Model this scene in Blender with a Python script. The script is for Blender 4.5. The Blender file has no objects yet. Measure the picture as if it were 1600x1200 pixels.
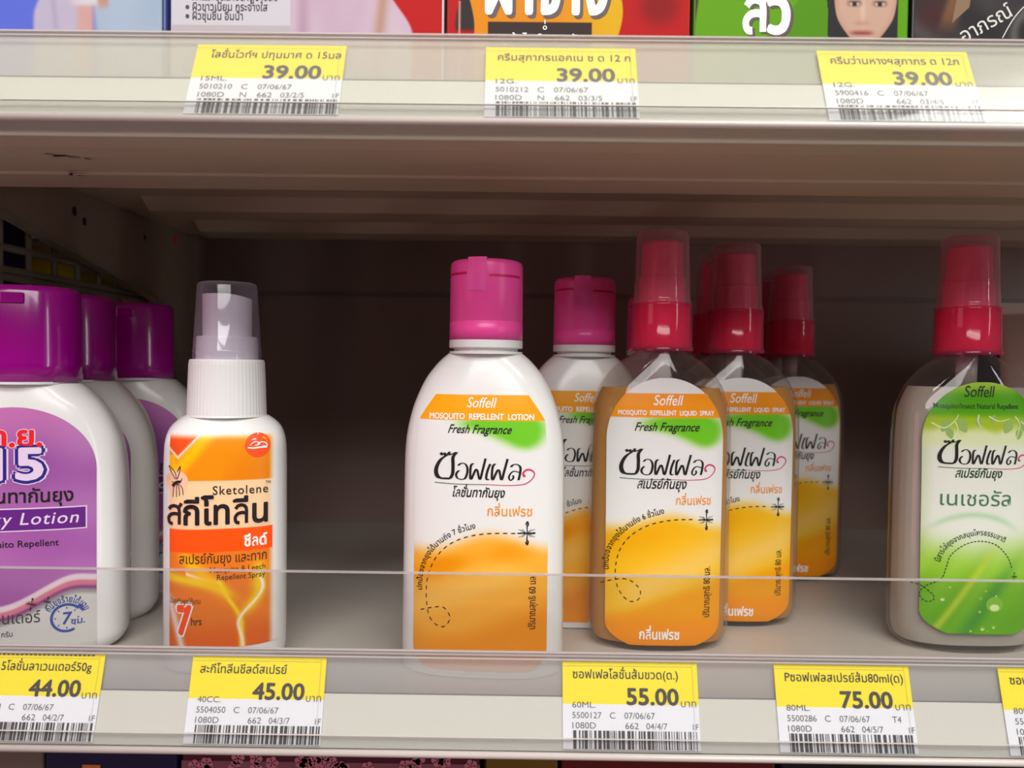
import bpy, math, random
import numpy as np
from mathutils import Vector, Matrix, geometry

U = 0.01                                   # the scene is measured in centimetres, written in metres
SC = bpy.context.scene
COL = SC.collection

# ------------------------------------------------------------------ camera
cam = bpy.data.cameras.new('camera')
cam.sensor_width = 36.0
cam.lens = 1210 / 1600 * 36.0
cam.clip_start = 0.01
cam.clip_end = 50
cam.dof.use_dof = True
cam.dof.focus_distance = 0.248
cam.dof.aperture_fstop = 15.0
co = bpy.data.objects.new('camera', cam)
COL.objects.link(co)
co.location = (0, 0, 9.96 * U)
co.rotation_mode = 'QUATERNION'
_pitch = math.radians(-1.467)
_roll = math.radians(0.70)
_yaw = math.radians(0.30)
cam.shift_x = 0.0040
_f = Matrix.Rotation(_yaw, 4, 'Z') @ Matrix.Rotation(math.pi / 2 + _pitch, 4, 'X') @ Matrix.Rotation(_roll, 4, 'Z')
co.rotation_quaternion = _f.to_quaternion()
SC.camera = co

# ------------------------------------------------------------------ colour management, world, shop lighting and added fills
SC.view_settings.view_transform = 'Standard'
SC.view_settings.look = 'None'
SC.view_settings.exposure = -0.34
SC.view_settings.gamma = 1.0
SC.view_settings.use_curve_mapping = False
SC.cycles.transparent_max_bounces = 32
SC.cycles.max_bounces = 10

world = bpy.data.worlds.new('shop_world')
SC.world = world
world.use_nodes = True
bg = world.node_tree.nodes['Background']
bg.inputs[0].default_value = (1.0, 0.93, 0.90, 1)
bg.inputs[1].default_value = 0.085


def area(name, loc, target, sx, sy, power, color=(1, 1, 1)):
    l = bpy.data.lights.new(name, 'AREA')
    l.shape = 'RECTANGLE'
    l.size = sx * U
    l.size_y = sy * U
    l.energy = power
    l.color = color
    o = bpy.data.objects.new(name, l)
    o.location = Vector(loc) * U
    d = (Vector(target) - Vector(loc)).normalized()
    o.rotation_euler = d.to_track_quat('-Z', 'Y').to_euler()
    COL.objects.link(o)
    return o


area('ceiling_strip_light', (25, -55, 125), (0, 25, 5), 160, 24, 18, (1.0, 0.985, 0.95))
area('ceiling_strip_light', (30, -100, 130), (0, 25, 5), 170, 22, 20, (1.0, 0.985, 0.95))
area('far_ceiling_light', (-20, -330, 150), (0, 25, 8), 260, 40, 14, (1.0, 0.98, 0.96))
area('low_front_fill', (2, -50, 50), (0, 26, 9), 70, 14, 3.0, (1.0, 0.985, 0.96))  # added low fill that brightens the caps; no lamp hangs here
area('right_streak_light', (150, -95, 5), (0, 28, 8), 8, 150, 5.0, (1.0, 0.99, 0.97))  # unseen upright source added for streaks on the bottles; its kind is unknown
area('pink_left_fill', (-95, -50, 10), (-8, 26, 10), 40, 70, 2.4, (1.0, 0.30, 0.42))  # added pink fill tinting the left sides, not an actual sign


# ------------------------------------------------------------------ materials
def lin(c):
    c = np.asarray(c, float) / 255.0
    return np.where(c <= 0.04045, c / 12.92, ((c + 0.055) / 1.055) ** 2.4)


def base_mat(name):
    m = bpy.data.materials.new(name)
    m.use_nodes = True
    return m, m.node_tree, m.node_tree.nodes['Principled BSDF']


def mat(name, rgb, rough=0.5, noise=0.0, nscale=40.0, bump=0.0, coat=0.0, metal=0.0, spec=0.5, sss=0.0):
    m, nt, p = base_mat(name)
    c = lin(rgb)
    p.inputs['Base Color'].default_value = (*c, 1)
    p.inputs['Roughness'].default_value = rough
    p.inputs['Metallic'].default_value = metal
    p.inputs['Specular IOR Level'].default_value = spec
    p.inputs['Coat Weight'].default_value = coat
    if sss:
        p.inputs['Subsurface Weight'].default_value = sss
        p.inputs['Subsurface Scale'].default_value = 0.004
    if noise or bump:
        tc = nt.nodes.new('ShaderNodeTexCoord')
        n = nt.nodes.new('ShaderNodeTexNoise')
        n.inputs['Scale'].default_value = nscale
        n.inputs['Detail'].default_value = 5
        nt.links.new(tc.outputs['Object'], n.inputs['Vector'])
        if noise:
            r = nt.nodes.new('ShaderNodeMix')
            r.data_type = 'RGBA'
            r.inputs[6].default_value = (*(c * (1 - noise)), 1)
            r.inputs[7].default_value = (*np.minimum(c * (1 + noise), 1), 1)
            nt.links.new(n.outputs['Fac'], r.inputs[0])
            nt.links.new(r.outputs[2], p.inputs['Base Color'])
        if bump:
            b = nt.nodes.new('ShaderNodeBump')
            b.inputs['Strength'].default_value = bump
            b.inputs['Distance'].default_value = 0.0005
            nt.links.new(n.outputs['Fac'], b.inputs['Height'])
            nt.links.new(b.outputs[0], p.inputs['Normal'])
    return m


def art_mat(name, rough=0.35, spec=0.5):
    m, nt, p = base_mat(name)
    a = nt.nodes.new('ShaderNodeAttribute')
    a.attribute_name = 'art'
    nt.links.new(a.outputs['Color'], p.inputs['Base Color'])
    p.inputs['Roughness'].default_value = rough
    p.inputs['Specular IOR Level'].default_value = spec
    return m


def clear_mat(name, tint, gloss_rough=0.04, haze=0.0, haze_rgb=(230, 230, 228), edge=0.0, ior=1.45, rib=0.0, gl=1.0):
    """See-through plastic: tinted transparency, fresnel gloss, and a share of milky scattering."""
    m = bpy.data.materials.new(name)
    m.use_nodes = True
    nt = m.node_tree
    nt.nodes.clear()
    out = nt.nodes.new('ShaderNodeOutputMaterial')
    tr = nt.nodes.new('ShaderNodeBsdfTransparent')
    tr.inputs[0].default_value = (*lin(tint), 1)
    gl_ = nt.nodes.new('ShaderNodeBsdfGlossy')
    gl_.inputs['Roughness'].default_value = gloss_rough
    gl_.inputs[0].default_value = (gl, gl, gl, 1)
    fr = nt.nodes.new('ShaderNodeFresnel')
    fr.inputs[0].default_value = ior
    gm = nt.nodes.new('ShaderNodeNewGeometry')          # thin walls: no total reflection on the way out
    iv = nt.nodes.new('ShaderNodeMath')
    iv.operation = 'SUBTRACT'
    iv.inputs[0].default_value = 1.0
    nt.links.new(gm.outputs['Backfacing'], iv.inputs[1])
    fm = nt.nodes.new('ShaderNodeMath')
    fm.operation = 'MULTIPLY'
    nt.links.new(fr.outputs[0], fm.inputs[0])
    nt.links.new(iv.outputs[0], fm.inputs[1])
    cur = tr
    if haze > 0 or edge > 0:
        d = nt.nodes.new('ShaderNodeBsdfDiffuse')
        d.inputs[0].default_value = (*lin(haze_rgb), 1)
        t = nt.nodes.new('ShaderNodeBsdfTranslucent')
        t.inputs[0].default_value = (*lin(haze_rgb), 1)
        dm = nt.nodes.new('ShaderNodeMixShader')
        dm.inputs[0].default_value = 0.25
        nt.links.new(d.outputs[0], dm.inputs[1])
        nt.links.new(t.outputs[0], dm.inputs[2])
        mx = nt.nodes.new('ShaderNodeMixShader')
        if edge > 0:
            lw = nt.nodes.new('ShaderNodeLayerWeight')
            lw.inputs[0].default_value = 0.35
            ma = nt.nodes.new('ShaderNodeMath')
            ma.operation = 'MULTIPLY_ADD'
            ma.use_clamp = True
            nt.links.new(lw.outputs['Facing'], ma.inputs[0])
            ma.inputs[1].default_value = edge
            ma.inputs[2].default_value = haze
            nt.links.new(ma.outputs[0], mx.inputs[0])
        else:
            mx.inputs[0].default_value = haze
        nt.links.new(tr.outputs[0], mx.inputs[1])
        nt.links.new(dm.outputs[0], mx.inputs[2])
        cur = mx
    fin = nt.nodes.new('ShaderNodeMixShader')
    nt.links.new(fm.outputs[0], fin.inputs[0])
    nt.links.new(cur.outputs[0], fin.inputs[1])
    nt.links.new(gl_.outputs[0], fin.inputs[2])
    nt.links.new(fin.outputs[0], out.inputs[0])
    return m


M = {}
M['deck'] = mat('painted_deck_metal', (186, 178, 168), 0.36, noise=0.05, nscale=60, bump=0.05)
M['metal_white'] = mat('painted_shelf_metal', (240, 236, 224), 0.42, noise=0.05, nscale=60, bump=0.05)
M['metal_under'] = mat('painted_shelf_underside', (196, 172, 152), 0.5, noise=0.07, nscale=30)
M['metal_back'] = mat('painted_back_panel', (142, 118, 110), 0.32, noise=0.05, nscale=20)  # white sheet metal; the taupe puts the bay's shade into its colour
M['metal_dark'] = mat('worn_bracket_metal', (150, 128, 112), 0.5, noise=0.10, nscale=50)
M['chip'] = mat('chipped_rust', (45, 30, 26), 0.8)
M['gap_shade'] = mat('gap_shade_grey', (120, 116, 118), 0.5)  # grey that paints the shade of narrow gaps
M['wire'] = mat('wire_plastic_coat', (128, 122, 104), 0.45)
M['insert'] = mat('rail_insert', (212, 211, 201), 0.5)
M['rail_white'] = mat('rail_lip_plastic', (204, 196, 190), 0.3, coat=0.3)
M['rail_back'] = clear_mat('frosted_rail_backing', (228, 228, 228), 0.25, haze=0.36, haze_rgb=(226, 225, 224))
M['rail_cover'] = clear_mat('clear_rail_cover', (250, 250, 250), 0.05, haze=0.03)
M['rail_cover_up'] = clear_mat('clear_rail_cover_glaring', (250, 250, 248), 0.12, haze=0.10)  # milky share raised to imitate glare on the upper rail
M['rail_back_up'] = clear_mat('frosted_rail_backing_glare', (228, 228, 225), 0.25, haze=0.44, haze_rgb=(250, 247, 234))  # paler, stronger haze than below stands in for glare on the plastic
M['fence'] = clear_mat('clear_acrylic', (246, 246, 246), 0.03, haze=0.015, haze_rgb=(220, 215, 215))
M['fence_edge'] = clear_mat('acrylic_edge', (225, 222, 222), 0.2, haze=0.62, haze_rgb=(225, 216, 214))
M['hdpe'] = mat('white_bottle_plastic', (234, 233, 231), 0.28, coat=0.25, sss=0.10)
M['hdpe_matt'] = mat('white_cap_plastic', (234, 234, 233), 0.38)
M['pink_cap'] = mat('pink_cap_plastic', (255, 84, 172), 0.30, sss=0.3)
M['pink_dark'] = mat('pink_seam_plastic', (205, 14, 90), 0.4)
M['purple_cap'] = mat('purple_cap_plastic', (160, 0, 138), 0.16, coat=0.3)
M['pump_pink'] = mat('pump_pink_plastic', (244, 56, 124), 0.35)
M['cap_pinkclear'] = clear_mat('pink_tinted_clear_cap', (246, 226, 232), 0.04, haze=0.18, haze_rgb=(230, 176, 186), edge=0.35)
M['collar_pink'] = clear_mat('pink_clear_collar', (246, 150, 176), 0.10, haze=0.30, haze_rgb=(240, 84, 132), edge=0.2)
M['cap_clear'] = clear_mat('clear_cap', (232, 226, 236), 0.06, haze=0.07, haze_rgb=(205, 196, 212), edge=0.30)
M['pet'] = clear_mat('clear_bottle_plastic', (240, 238, 235), 0.04, haze=0.02, haze_rgb=(220, 212, 208), edge=0.10)
M['amber'] = clear_mat('amber_liquid', (253, 218, 158), 0.05, haze=0.68, haze_rgb=(255, 196, 108), ior=1.1)
M['clear_liquid'] = clear_mat('colourless_liquid', (226, 224, 218), 0.05, haze=0.68, haze_rgb=(240, 236, 228), ior=1.1)
M['tube'] = clear_mat('dip_tube_plastic', (225, 222, 222), 0.2, haze=0.6, haze_rgb=(226, 220, 220))
M['paper'] = mat('paper_white', (238, 240, 246), 0.6)
M['paper_yellow'] = mat('paper_yellow', (250, 232, 20), 0.6)
M['label_back'] = mat('back_label_paper', (222, 218, 212), 0.6)
M['art'] = art_mat('printed_label_art', 0.36, 0.25)
M['art_pack'] = art_mat('printed_pack_art', 0.45, 0.12)
for k, c in dict(ink_black=(22, 18, 20), ink_grey=(88, 86, 92), ink_dgrey=(60, 56, 58), ink_white=(244, 242, 238), ink_orange=(240, 150, 40),
                 ink_pink=(205, 45, 95), ink_red=(232, 10, 16), ink_navy=(38, 22, 128), ink_blue=(58, 78, 165), ink_green=(62, 118, 84),
                 ink_brown=(82, 44, 18), ink_dkgreen=(16, 58, 26), ink_purple=(98, 26, 128), ink_pale=(226, 205, 232), ink_redband=(255, 78, 12),
                 ink_peach=(248, 196, 166), ink_plum=(140, 70, 130), ink_rose=(228, 150, 165), ink_lgrey=(206, 204, 200), ink_bark=(62, 40, 36),
                 ink_gold=(120, 92, 66), ink_olive=(120, 128, 40)).items():
    M[k] = mat(k.replace('ink_', 'print_'), c, 0.45)


# ------------------------------------------------------------------ object helpers
def mesh(name, verts, faces, m, parent=None, smooth=False, loc=None, art=None, mats=None, fm=None):
    me = bpy.data.meshes.new(name)
    me.from_pydata([(v[0] * U, v[1] * U, v[2] * U) for v in verts], [], [tuple(f) for f in faces])
    for x in (mats or [m]):
        me.materials.append(x)
    if fm is not None:
        me.polygons.foreach_set('material_index', fm)
    if smooth:
        me.polygons.foreach_set('use_smooth', [True] * len(me.polygons))
    if art is not None:
        a = me.color_attributes.new('art', 'FLOAT_COLOR', 'POINT')
        arr = np.ones((len(verts), 4))
        arr[:, :3] = art
        a.data.foreach_set('color', arr.ravel())
    me.update()
    o = bpy.data.objects.new(name, me)
    COL.objects.link(o)
    if parent:
        o.parent = parent
    if loc is not None:
        o.location = Vector(loc) * U
    return o


def thing(name, label, cat, loc=(0, 0, 0), rz=0.0, group=None):
    o = bpy.data.objects.new(name, None)
    o.empty_display_size = 0.01
    COL.objects.link(o)
    o.location = Vector(loc) * U
    o.rotation_euler = (0, 0, math.radians(rz))
    o['label'] = label
    o['category'] = cat
    if group:
        o['group'] = group
    return o


def copy_thing(src, label, loc, rz=0.0, skip=()):
    r = src.copy()
    COL.objects.link(r)
    r.location = Vector(loc) * U
    r.rotation_euler = (0, 0, math.radians(rz))
    r['label'] = label
    for ch in [c for c in bpy.data.objects if c.parent == src]:
        if ch.name.split('.')[0] in skip:
            continue
        c = ch.copy()
        COL.objects.link(c)
        c.parent = r
        for g in [x for x in bpy.data.objects if x.parent == ch]:
            d = g.copy()
            COL.objects.link(d)
            d.parent = c
    return r


def box_vf(x0, y0, z0, x1, y1, z1, bev=0.0):
    if bev <= 0:
        v = [(x0, y0, z0), (x1, y0, z0), (x1, y1, z0), (x0, y1, z0), (x0, y0, z1), (x1, y0, z1), (x1, y1, z1), (x0, y1, z1)]
        f = [(0, 3, 2, 1), (4, 5, 6, 7), (0, 1, 5, 4), (1, 2, 6, 5), (2, 3, 7, 6), (3, 0, 4, 7)]
        return v, f
    import bmesh
    bm = bmesh.new()
    v, f = box_vf(x0, y0, z0, x1, y1, z1)
    vs = [bm.verts.new(p) for p in v]
    for q in f:
        bm.faces.new([vs[i] for i in q])
    bmesh.ops.bevel(bm, geom=bm.edges[:], offset=bev, segments=2, affect='EDGES', profile=0.5)
    bm.verts.index_update()
    V = [tuple(p.co) for p in bm.verts]
    F = [[p.index for p in q.verts] for q in bm.faces]
    bm.free()
    return V, F


def join(parts):
    V, F = [], []
    for v, f in parts:
        n = len(V)
        V += list(v)
        F += [[i + n for i in q] for q in f]
    return V, F


def extrude_x(profile, x0, x1, closed=True):
    """profile: list of (y,z) -> prism along x."""
    n = len(profile)
    V = [(x0, p[0], p[1]) for p in profile] + [(x1, p[0], p[1]) for p in profile]
    F = [(i, (i + 1) % n, n + (i + 1) % n, n + i) for i in range(n if closed else n - 1)]
    if closed:
        F += [list(range(n))[::-1], [n + i for i in range(n)]]
    return V, F


def smooth_profile(pts, n):
    """resample rows (z, a, b, ...) with a monotone-ish Catmull-Rom along the index."""
    P = np.array(pts, float)
    k = len(P)
    out = []
    for i in range(k - 1):
        p0, p1, p2, p3 = P[max(i - 1, 0)], P[i], P[i + 1], P[min(i + 2, k - 1)]
        for j in range(n):
            t = j / n
            out.append(0.5 * ((2 * p1) + (-p0 + p2) * t + (2 * p0 - 5 * p1 + 4 * p2 - p3) * t * t + (-p0 + 3 * p1 - 3 * p2 + p3) * t ** 3))
    out.append(P[-1])
    return out


def loft(rows, seg=64, ccx=0.0, ccy=0.0, cap0=True, cap1=True):
    """rows: (z, a, b, n) superellipse sections bottom to top."""
    V, F = [], []
    for r in rows:
        z, a, b, n = r[:4]
        for k in range(seg):
            t = 2 * math.pi * k / seg
            c, s = math.cos(t), math.sin(t)
            V.append((ccx + a * math.copysign(abs(c) ** (2 / n), c), ccy + b * math.copysign(abs(s) ** (2 / n), s), z))
    for i in range(len(rows) - 1):
        for k in range(seg):
            k2 = (k + 1) % seg
            F.append((i * seg + k, i * seg + k2, (i + 1) * seg + k2, (i + 1) * seg + k))
    if cap0:
        F.append([k for k in range(seg)][::-1])
    if cap1:
        m = (len(rows) - 1) * seg
        F.append([m + k for k in range(seg)])
    return V, F


def lathe(rows, seg=48, cx=0.0, cy=0.0, cap0=True, cap1=True, ribs=0, rib_d=0.0):
    V, F = [], []
    for z, r in rows:
        for k in range(seg):
            t = 2 * math.pi * k / seg
            rr = r + (rib_d if ribs and (k % 2 == 0) else 0.0)
            V.append((cx + rr * math.cos(t), cy + rr * math.sin(t), z))
    for i in range(len(rows) - 1):
        for k in range(seg):
            k2 = (k + 1) % seg
            F.append((i * seg + k, i * seg + k2, (i + 1) * seg + k2, (i + 1) * seg + k))
    if cap0:
        F.append([k for k in range(seg)][::-1])
    if cap1:
        m = (len(rows) - 1) * seg
        F.append([m + k for k in range(seg)])
    return V, F


# ------------------------------------------------------------------ lettering
_glyph = {}
_UP = set('ัิีึื')
_TONE = set('่้๊๋์')
_MARK = _UP | _TONE | set('ุู็ฺํ')


def copies_of(wt):
    return 1 if wt <= 0.009 else (5 if wt < 0.025 else 9)


def layers(sp, n, wt, tri=()):
    E = [0.0] * n
    k = copies_of(wt)
    for g, (a, b, x, adv) in enumerate(sp):
        m = max((b - a) // k, 1)
        for q in range(a, b):
            E[q] = 0.0002 * ((q - a) // m) + (0.002 if g % 2 else 0.0) if g not in tri else 0.0018 * (q - a) / (b - a) + (0.002 if g % 2 else 0.0)
    return E


def glyph(ch, wt):
    key = (ch, wt)
    if key in _glyph:
        return _glyph[key]
    if ch == ' ':
        _glyph[key] = ([], [], 0.27)
        return _glyph[key]

    def ev(s, w):
        c = bpy.data.curves.new('glyph', 'FONT')
        c.body = s
        c.size = 1
        c.resolution_u = 3
        c.offset = w
        o = bpy.data.objects.new('glyph', c)
        COL.objects.link(o)
        dg = bpy.context.evaluated_depsgraph_get()
        e = o.evaluated_get(dg)
        me = e.to_mesh()
        V = [(p.co.x, p.co.y) for p in me.vertices]
        F = [list(p.vertices) for p in me.polygons]
        e.to_mesh_clear()
        bpy.data.objects.remove(o)
        bpy.data.curves.remove(c)
        return V, F
    V, F = ev(ch, wt if wt <= 0.009 else 0.0)
    if wt > 0.02 and ch in 'สล':                        # bold forms of these two are drawn as strokes
        w_ = 0.06 + 1.7 * wt
        S = [[(0.10, 0.42), (0.16, 0.50), (0.27, 0.535), (0.39, 0.49), (0.43, 0.38), (0.43, 0.18), (0.43, 0.0)],
             [(0.43, 0.28), (0.31, 0.31), (0.17, 0.28), (0.09, 0.18), (0.10, 0.07), (0.15, 0.02), (0.22, 0.02)]]
        if ch == 'ส':
            S.append([(0.37, 0.47), (0.44, 0.53), (0.50, 0.62)])
        V, F = [], []
        for st in S:
            P = crom(st, 6)
            for i, p in enumerate(P):
                d = (P[min(i + 1, len(P) - 1)] - P[max(i - 1, 0)]).normalized()
                V += [(p.x - d.y * w_ / 2, p.y + d.x * w_ / 2), (p.x + d.y * w_ / 2, p.y - d.x * w_ / 2)]
                if i:
                    n = len(V)
                    F.append([n - 4, n - 3, n - 1, n - 2])
        ex = 0.43 + w_ / 2 - max(q[0] for q in ev(ch, 0.0)[0])
        V = [(q[0] - ex + wt * 0.6, q[1]) for q in V]
    elif wt > 0.009:                                      # heavier strokes: copies shifted round a small circle
        k = copies_of(wt)
        V0, F0, V, F = V, F, [], []
        for i in range(k):
            r_ = wt if i else 0.0
            a_ = 2 * math.pi * i / (k - 1) + math.pi / 4
            n = len(V)
            V += [(p[0] + r_ * math.cos(a_), p[1] + r_ * math.sin(a_)) for p in V0]
            F += [[q + n for q in f_] for f_ in F0]
    if ch in _MARK:
        a = 0.0
    else:
        a = max(p[0] for p in ev(ch + '|', 0)[0]) - 0.168
    if ch == 'ำ':
        a = max(a, 0.40)
    _glyph[key] = (V, F, a)
    return _glyph[key]


def layout(s, wt=0.0, track=0.0):
    V, F, spans, x, prev = [], [], [], 0.0, ''
    for ch in s:
        v, f, a = glyph(ch, wt)
        dy = 0.13 if (ch in _TONE and prev in _UP) else 0.0
        n = len(V)
        V += [(p[0] + x, p[1] + dy) for p in v]
        F += [[i + n for i in q] for q in f]
        spans.append((n, len(V), x, a))
        x += a + (track if ch not in _MARK else 0)
        prev = ch
    return V, F, spans, x


def crom(P, n=8):
    P = [Vector(p) for p in P]
    out = []
    k = len(P)
    for i in range(k - 1):
        p0, p1, p2, p3 = P[max(i - 1, 0)], P[i], P[i + 1], P[min(i + 2, k - 1)]
        for j in range(n):
            t = j / n
            out.append(0.5 * ((2 * p1) + (-p0 + p2) * t + (2 * p0 - 5 * p1 + 4 * p2 - p3) * t * t + (-p0 + 3 * p1 - 3 * p2 + p3) * t ** 3))
    out.append(P[-1])
    return out


class Ink:
    """flat print gathered in the label's own 2-D units (x right, y down)."""

    def __init__(self):
        self.V, self.F, self.E, self.c = [], [], [], 0

    def add(self, V, F, E=None):
        # every stroke lies a few microns above the one before, so overlapping print never coincides
        n = len(self.V)
        self.V += list(V)
        self.c += 1
        self.E += list(E) if E is not None else [0.0002 * (self.c % 9)] * len(V)
        self.F += [[i + n for i in q] for q in F]
        return self

    def text(self, s, x0, x1, y, em, wt=0.0, shear=0.0, rot=0.0, track=0.0):
        """left x0, right x1 (None: natural), baseline y, em size."""
        V, F, sp, w = layout(s, wt, track)
        xs = [p[0] for p in V]
        lo, hi = min(xs), max(xs)
        k = em if x1 is None else (x1 - x0) / (hi - lo)
        c, si = math.cos(rot), math.sin(rot)
        out = []
        for p in V:
            u = (p[0] - lo) * k + p[1] * em * shear
            v = -p[1] * em
            out.append((x0 + u * c - v * si, y + u * si + v * c))
        return self.add(out, F, layers(sp, len(out), wt, {i for i, c_ in enumerate(s) if c_ in 'สล'} if wt > 0.02 else ()))

    def path_text(self, s, pts, em, wt=0.0, width=None, start=0.0, lift=0.0):
        P = crom(pts, 10)
        L = [0.0]
        for a, b in zip(P, P[1:]):
            L.append(L[-1] + (b - a).length)
        V, F, sp, w = layout(s, wt)
        k = em if width is None else width / w
        out = list(V)
        for (a, b, x, adv) in sp:
            xc = start + (x + adv / 2) * k
            if adv == 0.0:
                xc = start + (x - 0.25) * k
            i = 0
            while i < len(L) - 2 and L[i + 1] < xc:
                i += 1
            t = (xc - L[i]) / max(L[i + 1] - L[i], 1e-9)
            p = P[i] + (P[i + 1] - P[i]) * t
            d = (P[i + 1] - P[i]).normalized()
            off = (x + adv / 2) if adv else (x - 0.25)
            for q in range(a, b):
                u = (V[q][0] - off) * k
                v = -V[q][1] * em - lift
                out[q] = (p.x + u * d.x - v * d.y, p.y + u * d.y + v * d.x)
        return self.add(out, F)

    def ribbon(self, P, w0, w1=None, smooth=True, n=8):
        P = crom(P, n) if smooth else [Vector(p) for p in P]
        w1 = w0 if w1 is None else w1
        m = len(P)
        V, F = [], []
        for i, p in enumerate(P):
            d = (P[min(i + 1, m - 1)] - P[max(i - 1, 0)])
            d = d.normalized() if d.length > 1e-9 else Vector((1, 0))
            w = (w0 + (w1 - w0) * i / max(m - 1, 1)) / 2
            V += [(p.x - d.y * w, p.y + d.x * w), (p.x + d.y * w, p.y - d.x * w)]
        for i in range(m - 1):
            F.append((2 * i, 2 * i + 1, 2 * i + 3, 2 * i + 2))
        return self.add(V, F)

    def nib(self, P, w, ang=-0.6, thin=1.0, n=7):
        self.ribbon(P, thin, n=n)
        P = crom(P, n)
        o = Vector((math.cos(ang), math.sin(ang))) * w / 2
        V, F = [], []
        for p in P:
            V += [tuple(p - o), tuple(p + o)]
        for i in range(len(P) - 1):
            F.append((2 * i, 2 * i + 1, 2 * i + 3, 2 * i + 2))
        return self.add(V, F)

    def dashes(self, P, on, off, w, n=10):
        P = crom(P, n)
        L = [0.0]
        for a, b in zip(P, P[1:]):
            L.append(L[-1] + (b - a).length)

        def at(s):
            i = 0
            while i < len(L) - 2 and L[i + 1] < s:
                i += 1
            return P[i] + (P[i + 1] - P[i]) * ((s - L[i]) / max(L[i + 1] - L[i], 1e-9))
        s = 0.0
        while s + on < L[-1]:
            self.ribbon([at(s), at(s + on / 2), at(s + on)], w, smooth=False)
            s += on + off
        return self

    def rect(self, x0, y0, x1, y1, nx=1, ny=1):
        V = [(x0 + (x1 - x0) * i / nx, y0 + (y1 - y0) * j / ny) for j in range(ny + 1) for i in range(nx + 1)]
        F = [(j * (nx + 1) + i, j * (nx + 1) + i + 1, (j + 1) * (nx + 1) + i + 1, (j + 1) * (nx + 1) + i) for j in range(ny) for i in range(nx)]
        return self.add(V, F)

    def poly(self, pts, smooth=False, n=6):
        P = [Vector(p) for p in pts]
        if smooth:
            P = crom(P + [P[0]], n)[:-1]
        tri = geometry.tessellate_polygon([[Vector((p.x, p.y, 0)) for p in P]])
        return self.add([(p.x, p.y) for p in P], tri)

    def disc(self, cx, cy, rx, ry=None, n=28):
        ry = rx if ry is None else ry
        V = [(cx, cy)]
        F = []
        for r in (0.5, 1.0):
            V += [(cx + rx * r * math.cos(2 * math.pi * i / n), cy + ry * r * math.sin(2 * math.pi * i / n)) for i in range(n)]
        for i in range(n):
            j = (i + 1) % n
            F += [(0, 1 + i, 1 + j), (1 + i, 1 + n + i, 1 + n + j, 1 + j)]
        return self.add(V, F)

    def ring(self, cx, cy, r, w, a0=0, a1=360, n=40):
        return self.ribbon([(cx + r * math.cos(math.radians(a0 + (a1 - a0) * i / n)), cy + r * math.sin(math.radians(a0 + (a1 - a0) * i / n))) for i in range(n + 1)], w, smooth=False)

    def mosquito(self, cx, cy, s, rot=0.0):
        def T(pts):
            c, si = math.cos(rot), math.sin(rot)
            return [(cx + s * (x * c - y * si), cy + s * (x * si + y * c)) for x, y in pts]
        self.ribbon(T([(-13, 0), (-4, -0.3), (4, 0.3), (12, 0)]), 1.6 * s, 2.6 * s)
        for y in (-1, 1):
            self.ribbon(T([(1, 0), (0.3, y * 7), (0.6, y * 12)]), 1.2 * s, 2.0 * s)
            self.ribbon(T([(-1.2, y * 12), (0.8, y * 16), (2.2, y * 12), (0.5, y * 10)]), 2.4 * s, 1.4 * s)
            for x in (-7, -4, 4, 7):
                self.ribbon(T([(x * 0.2, 0), (x, y * 3.6), (x * 1.6, y * 5.5)]), 0.6 * s)
        return self

    def obj(self, name, mp, m, parent, eps=0.0):
        P = np.array([(p[0], p[1]) for p in self.V], float)
        return mesh(name, mp.many(P[:, 0], P[:, 1], eps + np.array(self.E)).tolist(), self.F, m, parent)


# ------------------------------------------------------------------ bottle front surface and label frames
class Body:
    """A superellipse bottle; rows given as (z, a, b, n)."""

    def __init__(self, rows, sub=5):
        self.rows = smooth_profile(rows, sub)
        self.z = np.array([r[0] for r in self.rows])
        self.a = np.array([r[1] for r in self.rows])
        self.b = np.array([r[2] for r in self.rows])
        self.n = np.array([r[3] for r in self.rows])

    def shell(self, seg=72):
        return loft(self.rows, seg)

    def front(self, x, z, e=0.0):
        a = np.interp(z, self.z, self.a)
        b = np.interp(z, self.z, self.b)
        n = np.interp(z, self.z, self.n)
        t = np.minimum(np.abs(x) / a, 0.999)
        return -b * (1 - t ** n) ** (1 / n) - e

    def inner(self, d, ztop, zbot=0.25):
        rows = [(z, max(a - d, 0.05), max(b - d, 0.05), n) for z, a, b, n in self.rows if zbot < z < ztop]
        rows.sort(key=lambda r: r[0])
        a = np.interp(ztop, self.z, self.a) - d
        b = np.interp(ztop, self.z, self.b) - d
        rows.append((ztop, a, b, rows[-1][3]))
        return rows


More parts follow.
